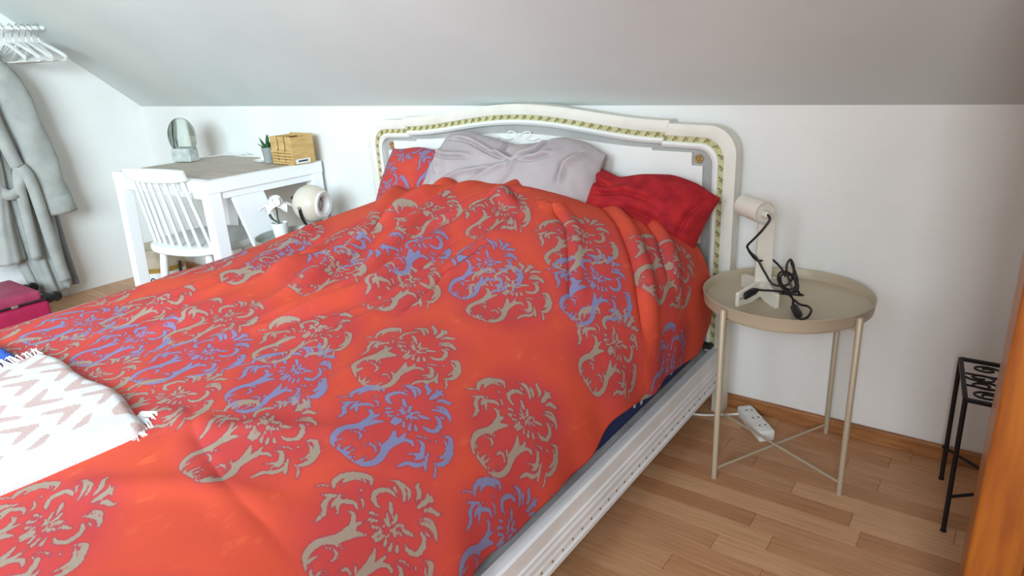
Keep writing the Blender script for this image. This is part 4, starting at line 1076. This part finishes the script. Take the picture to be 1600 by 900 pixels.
# ------------------------------------------------------------------ socket on the wall beside the headboard
so = thing('wall_socket', 'white wall socket with thin cable at the desk side of headboard', 'socket', (-2.285, -0.004, 0.82))
P(MB().box((-2.285, -0.005, 0.815), (0.062, 0.008, 0.080)), 'plate', 'white_plastic', so, bevel=0.003)
P(MB().lathe([(0.020, 0.0), (0.020, 0.006), (0.016, 0.006), (0.014, 0.0)], 24, (-2.285, -0.009, 0.815), Matrix(((1, 0, 0), (0, 0, -1), (0, 1, 0)))), 'socket_ring', 'white_plastic', so, smooth=True)
P(MB().tube(bez([(-2.275, -0.012, 0.79), (-2.262, -0.014, 0.74), (-2.285, -0.012, 0.69), (-2.262, -0.012, 0.62), (-2.25, -0.014, 0.50)], 8), 0.0028, 8), 'cable', 'white_plastic', so, smooth=True)

# ------------------------------------------------------------------ basket under the desk
bk = thing('waste_basket', 'white lettered bin with a golden band under the desk', 'basket', (-3.93, -0.25, 0))
bx_, by = -3.93, -0.25
P(MB().lathe([(0, 0), (0.118, 0), (0.125, 0.105), (0, 0.105)], 40, (bx_, by, 0)), 'body', 'white_plastic', bk, smooth=True)
P(MB().lathe([(0.124, 0.103), (0.1275, 0.103), (0.1285, 0.130), (0.124, 0.130)], 40, (bx_, by, 0), closed=True), 'band', 'basket_band', bk, smooth=True)
P(MB().lathe([(0.126, 0.129), (0.132, 0.235), (0.134, 0.238), (0.129, 0.238), (0.122, 0.131)], 40, (bx_, by, 0), closed=True), 'rim', 'basket_beige', bk, smooth=True)
def wrap(u, z, r=0.1235): a = -0.78+u/r; return Vector((bx_+r*math.cos(a), by+r*math.sin(a), z))
m = MB()
for (p_, q_) in (((-0.075, 0.035), (-0.075, 0.075)), ((-0.075, 0.075), (-0.050, 0.035)), ((-0.050, 0.035), (-0.050, 0.075))):
    m.tube([wrap(*p_), wrap((p_[0]+q_[0])/2, (p_[1]+q_[1])/2), wrap(*q_)], 0.0045, 6)
m.tube([wrap(-0.020+0.012*math.cos(k/16*2*PI), 0.055+0.018*math.sin(k/16*2*PI)) for k in range(16)], 0.0036, 6, closed=True)
P(m, 'lettering', 'print_navy', bk)
P(MB().tube([(-3.80, -0.205, 0.150), (-3.795, -0.215, 0.08), (-3.79, -0.222, 0.012)], 0.009, 10), 'handle', 'black_rubber', bk, smooth=True)

# ------------------------------------------------------------------ clothes rail, hangers, robe, suitcase along the left wall
cr = thing('clothes_rail', 'white clothes rail under the sloped ceiling at the left wall', 'clothes rail', (-4.06, -0.9, 1.42))
P(MB().tube([(-4.06, -1.45, 1.425), (-4.06, -0.50, 1.425)], 0.011, 12), 'rod', 'white_plastic', cr, smooth=True)
for y in (-1.35, -0.60):
    P(MB().tube([(-4.27, y, 1.425), (-4.06, y, 1.425)], 0.008, 10), 'bracket', 'white_plastic', cr, smooth=True)
def hanger(y, tilt, dz, lab):
    h = thing('clothes_hanger', lab, 'hanger', (-4.06, y, 1.425), tilt, 'white hangers on the rail')
    hook = [(0.0, 0, -0.075), (0, 0, -0.04), (0.016, 0, -0.022), (0.020, 0, 0.0), (0.010, 0, 0.017), (-0.006, 0, 0.018), (-0.018, 0, 0.006)]
    MB().tube(bez(hook, 5), 0.0022, 7).build('hook', 'steel', h, smooth=True)
    arm = [(-0.205, 0, -0.155), (-0.19, 0, -0.135), (-0.06, 0, -0.085), (0, 0, -0.072), (0.06, 0, -0.085), (0.19, 0, -0.135), (0.205, 0, -0.155)]
    m = MB(); pts = bez(arm, 5)
    for a, b in zip(pts[:-1], pts[1:]): m.bar(a, b, 0.010, 0.014, up=(0, 0, 1))
    m.build('shoulder_arm', 'white_plastic', h)
    MB().tube([(-0.20, 0, -0.160), (0.20, 0, -0.160)], 0.0045, 8).build('trouser_bar', 'white_plastic', h, smooth=True)
for k, (y, t) in enumerate(((-0.535, 0.10), (-0.565, -0.06), (-0.592, 0.03), (-0.618, -0.10), (-0.648, 0.08), (-0.685, -0.04))):
    hanger(y, t, 0, ('empty white hanger nearest the sloped ceiling on the clothes rail', 'second empty white hanger from the sloped ceiling', 'third empty white hanger from the sloped ceiling', 'fourth empty white hanger from the sloped ceiling', 'fifth empty white hanger from the sloped ceiling', 'empty white hanger next to the grey bathrobe')[k])

rb = thing('bathrobe', 'long grey linen bathrobe with a tied belt hanging at the left wall', 'bathrobe', (-4.10, -0.85, 0.09))
ZR = [1.345, 1.30, 1.165, 0.95, 0.777, 0.62, 0.535, 0.40, 0.25, 0.09]
YRr = [-0.80, -0.700, -0.640, -0.618, -0.622, -0.625, -0.622, -0.618, -0.616, -0.612]
YLl = [-0.90, -1.05, -1.12, -1.10, -1.03, -0.94, -0.92, -0.915, -0.89, -0.86]
def robe_sheet(yl, yr, zs, x0, amp, k, seed, nu=60, nv=70, hem=0.0):
    vs = []; fs = []; zz_ = np.linspace(zs[0], zs[-1], nv)
    L_ = np.interp(zz_, zs[::-1], yl[::-1]); R_2 = np.interp(zz_, zs[::-1], yr[::-1]); L_ = gsm(L_, 2); R_2 = gsm(R_2, 2)
    for i in range(nu):
        a = i/(nu-1)
        for j in range(nv):
            b = j/(nv-1); y = L_[j]+(R_2[j]-L_[j])*a
            x = x0+amp*(0.25+0.75*b)*(math.sin(a*k+seed+0.6*math.sin(b*2))+0.4*math.sin(a*k*2.3+b*3+seed))+0.05*math.sin(PI*a)**0.6
            z = zz_[j]+hem*b*math.sin(a*k*0.5+seed)
            vs.append((x, y, z))
    for i in range(nu-1):
        for j in range(nv-1): fs.append((i*nv+j, (i+1)*nv+j, (i+1)*nv+j+1, i*nv+j+1))
    return vs, fs
def sheet(name, m, *a, **k):
    vs, fs = robe_sheet(*a, **k); o = world_part(link_mesh(name, vs, fs, m, rb)); md = o.modifiers.new('t', 'SOLIDIFY'); md.thickness = 0.005; return o
sheet('back_panel', 'robe_inside', [-0.95, -1.05, -0.98, -0.86, -0.80], [-0.75, -0.64, -0.63, -0.625, -0.615], [1.33, 1.15, 0.6, 0.3, 0.085], -4.175, 0.012, 14, 0.4)
sheet('front_panel', 'robe_linen', YLl, [y-0.01-0.05*max(0, min(1, (0.9-z)/0.6)) for y, z in zip(YRr, ZR)], ZR, -4.105, 0.014, 15, 1.1, hem=0.01)
sheet('front_panel', 'robe_linen', [-0.92, -0.92, -0.95, -1.02, -1.05], [-0.86, -0.84, -0.84, -0.86, -0.86], [1.33, 1.1, 0.75, 0.5, 0.30], -4.06, 0.010, 9, 2.0)
# sleeve with turned-back cuff
def tubes(name, pts, rad, m, flat=0.55, parent=None):
    vs = []; fs = []; n = 20; prev = None
    for i, p_ in enumerate(pts):
        p_ = Vector(p_)
        for k in range(n):
            a = 2*PI*k/n; w_ = 1+0.09*math.sin(3*a+i*0.7); vs.append(p_+Vector((math.cos(a)*rad[i]*flat*w_, math.sin(a)*rad[i]*w_, 0)))
    for i in range(len(pts)-1):
        for k in range(n): fs.append((i*n+k, i*n+(k+1) % n, (i+1)*n+(k+1) % n, (i+1)*n+k))
    o = world_part(link_mesh(name, vs, fs, m, parent or rb)); md = o.modifiers.new('t', 'SOLIDIFY'); md.thickness = 0.004; return o
sl_ = [(-4.075, -0.775, 1.30), (-4.07, -0.735, 1.20), (-4.065, -0.705, 1.05), (-4.06, -0.690, 0.90), (-4.055, -0.678, 0.76), (-4.05, -0.668, 0.64), (-4.05, -0.662, 0.56)]
slv = tubes('sleeve', [tuple(v) for v in bez(sl_, 4)], list(np.interp(np.linspace(0, 1, 25), [0, 0.15, 0.4, 1.0], [0.035, 0.062, 0.075, 0.078])), 'robe_linen')
tubes('cuff', [(-4.05, -0.664, 0.60), (-4.05, -0.662, 0.57), (-4.05, -0.658, 0.52), (-4.05, -0.657, 0.505)], [0.082, 0.088, 0.088, 0.083], 'robe_linen', 0.6, slv)
# belt: a loop round the waist and two hanging ends
def strap(name, pts, w_, th=0.006):
    m = MB(); pts = bez(pts, 5)
    for a, b in zip(pts[:-1], pts[1:]): m.bar(a, b+(b-a).normalized()*0.003, th, w_, up=(0, 0.0, 1) if abs((b-a).normalized().z) < 0.6 else (0, 1, 0))
    return P(m, name, 'robe_linen', rb, bevel=0.001, seg=1)
def ribbon(name, pts, w_):
    """flat strap facing the room"""
    vs = []; fs = []; pts = bez(pts, 6)
    for i, p_ in enumerate(pts):
        t = (pts[min(i+1, len(pts)-1)]-pts[max(i-1, 0)]).normalized(); s = t.cross(Vector((1, 0, 0))).normalized()
        vs += [p_-s*w_/2, p_+s*w_/2]
    for i in range(len(pts)-1): fs.append((2*i, 2*i+1, 2*i+3, 2*i+2))
    o = world_part(link_mesh(name, vs, fs, 'robe_linen', rb)); md = o.modifiers.new('t', 'SOLIDIFY'); md.thickness = 0.008; md.offset = 0; return o
ribbon('belt', [(-4.015, -0.96, 0.80), (-4.01, -0.92, 0.70), (-4.00, -0.875, 0.645), (-4.00, -0.825, 0.66), (-4.00, -0.795, 0.73), (-4.005, -0.785, 0.765)], 0.050)
ribbon('belt_end', [(-4.005, -0.790, 0.770), (-3.995, -0.765, 0.70), (-3.99, -0.755, 0.5), (-3.985, -0.748, 0.3), (-3.985, -0.735, 0.155)], 0.055)
ribbon('belt_end', [(-4.005, -0.795, 0.765), (-4.0, -0.815, 0.70), (-4.0, -0.825, 0.5), (-4.0, -0.832, 0.30)], 0.050)
ribbon('collar', [(-4.06, -0.86, 1.335), (-4.03, -0.845, 1.22), (-4.02, -0.84, 1.05), (-4.01, -0.82, 0.88), (-4.005, -0.80, 0.77)], 0.060)

su = thing('suitcase', 'magenta soft suitcase lying flat on the floor with black wheels', 'suitcase', (-3.86, -1.25, 0))
SX0_, SX1_, SY0_, SY1_ = -4.05, -3.66, -1.52, -0.935
P(MB().box(((SX0_+SX1_)/2, (SY0_+SY1_)/2, 0.095), (SX1_-SX0_, SY1_-SY0_, 0.150)), 'body', 'magenta_nylon', su, bevel=0.022, seg=4, smooth=True)
lid = P(MB().box(((SX0_+SX1_)/2, (SY0_+SY1_)/2-0.005, 0.196), (SX1_-SX0_-0.02, SY1_-SY0_-0.035, 0.056)), 'front_pocket', 'magenta_top', su, bevel=0.016, seg=4, smooth=True)
P(MB().tube(bez([(SX0_+0.02, SY1_-0.018, 0.178), (SX1_-0.03, SY1_-0.016, 0.178), (SX1_-0.006, SY1_-0.04, 0.178), (SX1_-0.006, SY1_-0.16, 0.178), (SX1_-0.006, SY0_+0.02, 0.178)], 6), 0.005, 8), 'zip', 'black_rubber', lid, smooth=True)
P(MB().box((SX1_-0.003, SY1_-0.145, 0.178), (0.012, 0.028, 0.012)), 'zip_pull', 'steel', lid, bevel=0.002)
P(MB().tube(bez([(SX1_-0.10, SY1_-0.30, 0.222), (SX1_-0.10, SY1_-0.27, 0.236), (SX1_-0.10, SY1_-0.22, 0.236), (SX1_-0.10, SY1_-0.19, 0.222)], 6), 0.008, 8), 'handle', 'black_rubber', su, smooth=True)
for x, z in ((SX0_+0.055, 0.165), (SX1_-0.050, 0.165), (SX0_+0.055, 0.045), (SX1_-0.050, 0.045)):
    hsg = P(MB().tube([(x, SY1_-0.02, z), (x, SY1_+0.022, z), (x, SY1_+0.034, z)], [0.026, 0.024, 0.014], 14), 'wheel_housing', 'black_rubber', su, smooth=True)
    P(MB().lathe([(0, -0.012), (0.020, -0.012), (0.024, -0.008), (0.024, 0.008), (0.020, 0.012), (0, 0.012)], 24, (x, SY1_+0.048, z), Matrix(((0, 0, 1), (0, 1, 0), (-1, 0, 0)))), 'wheel', 'black_rubber', hsg, smooth=True)
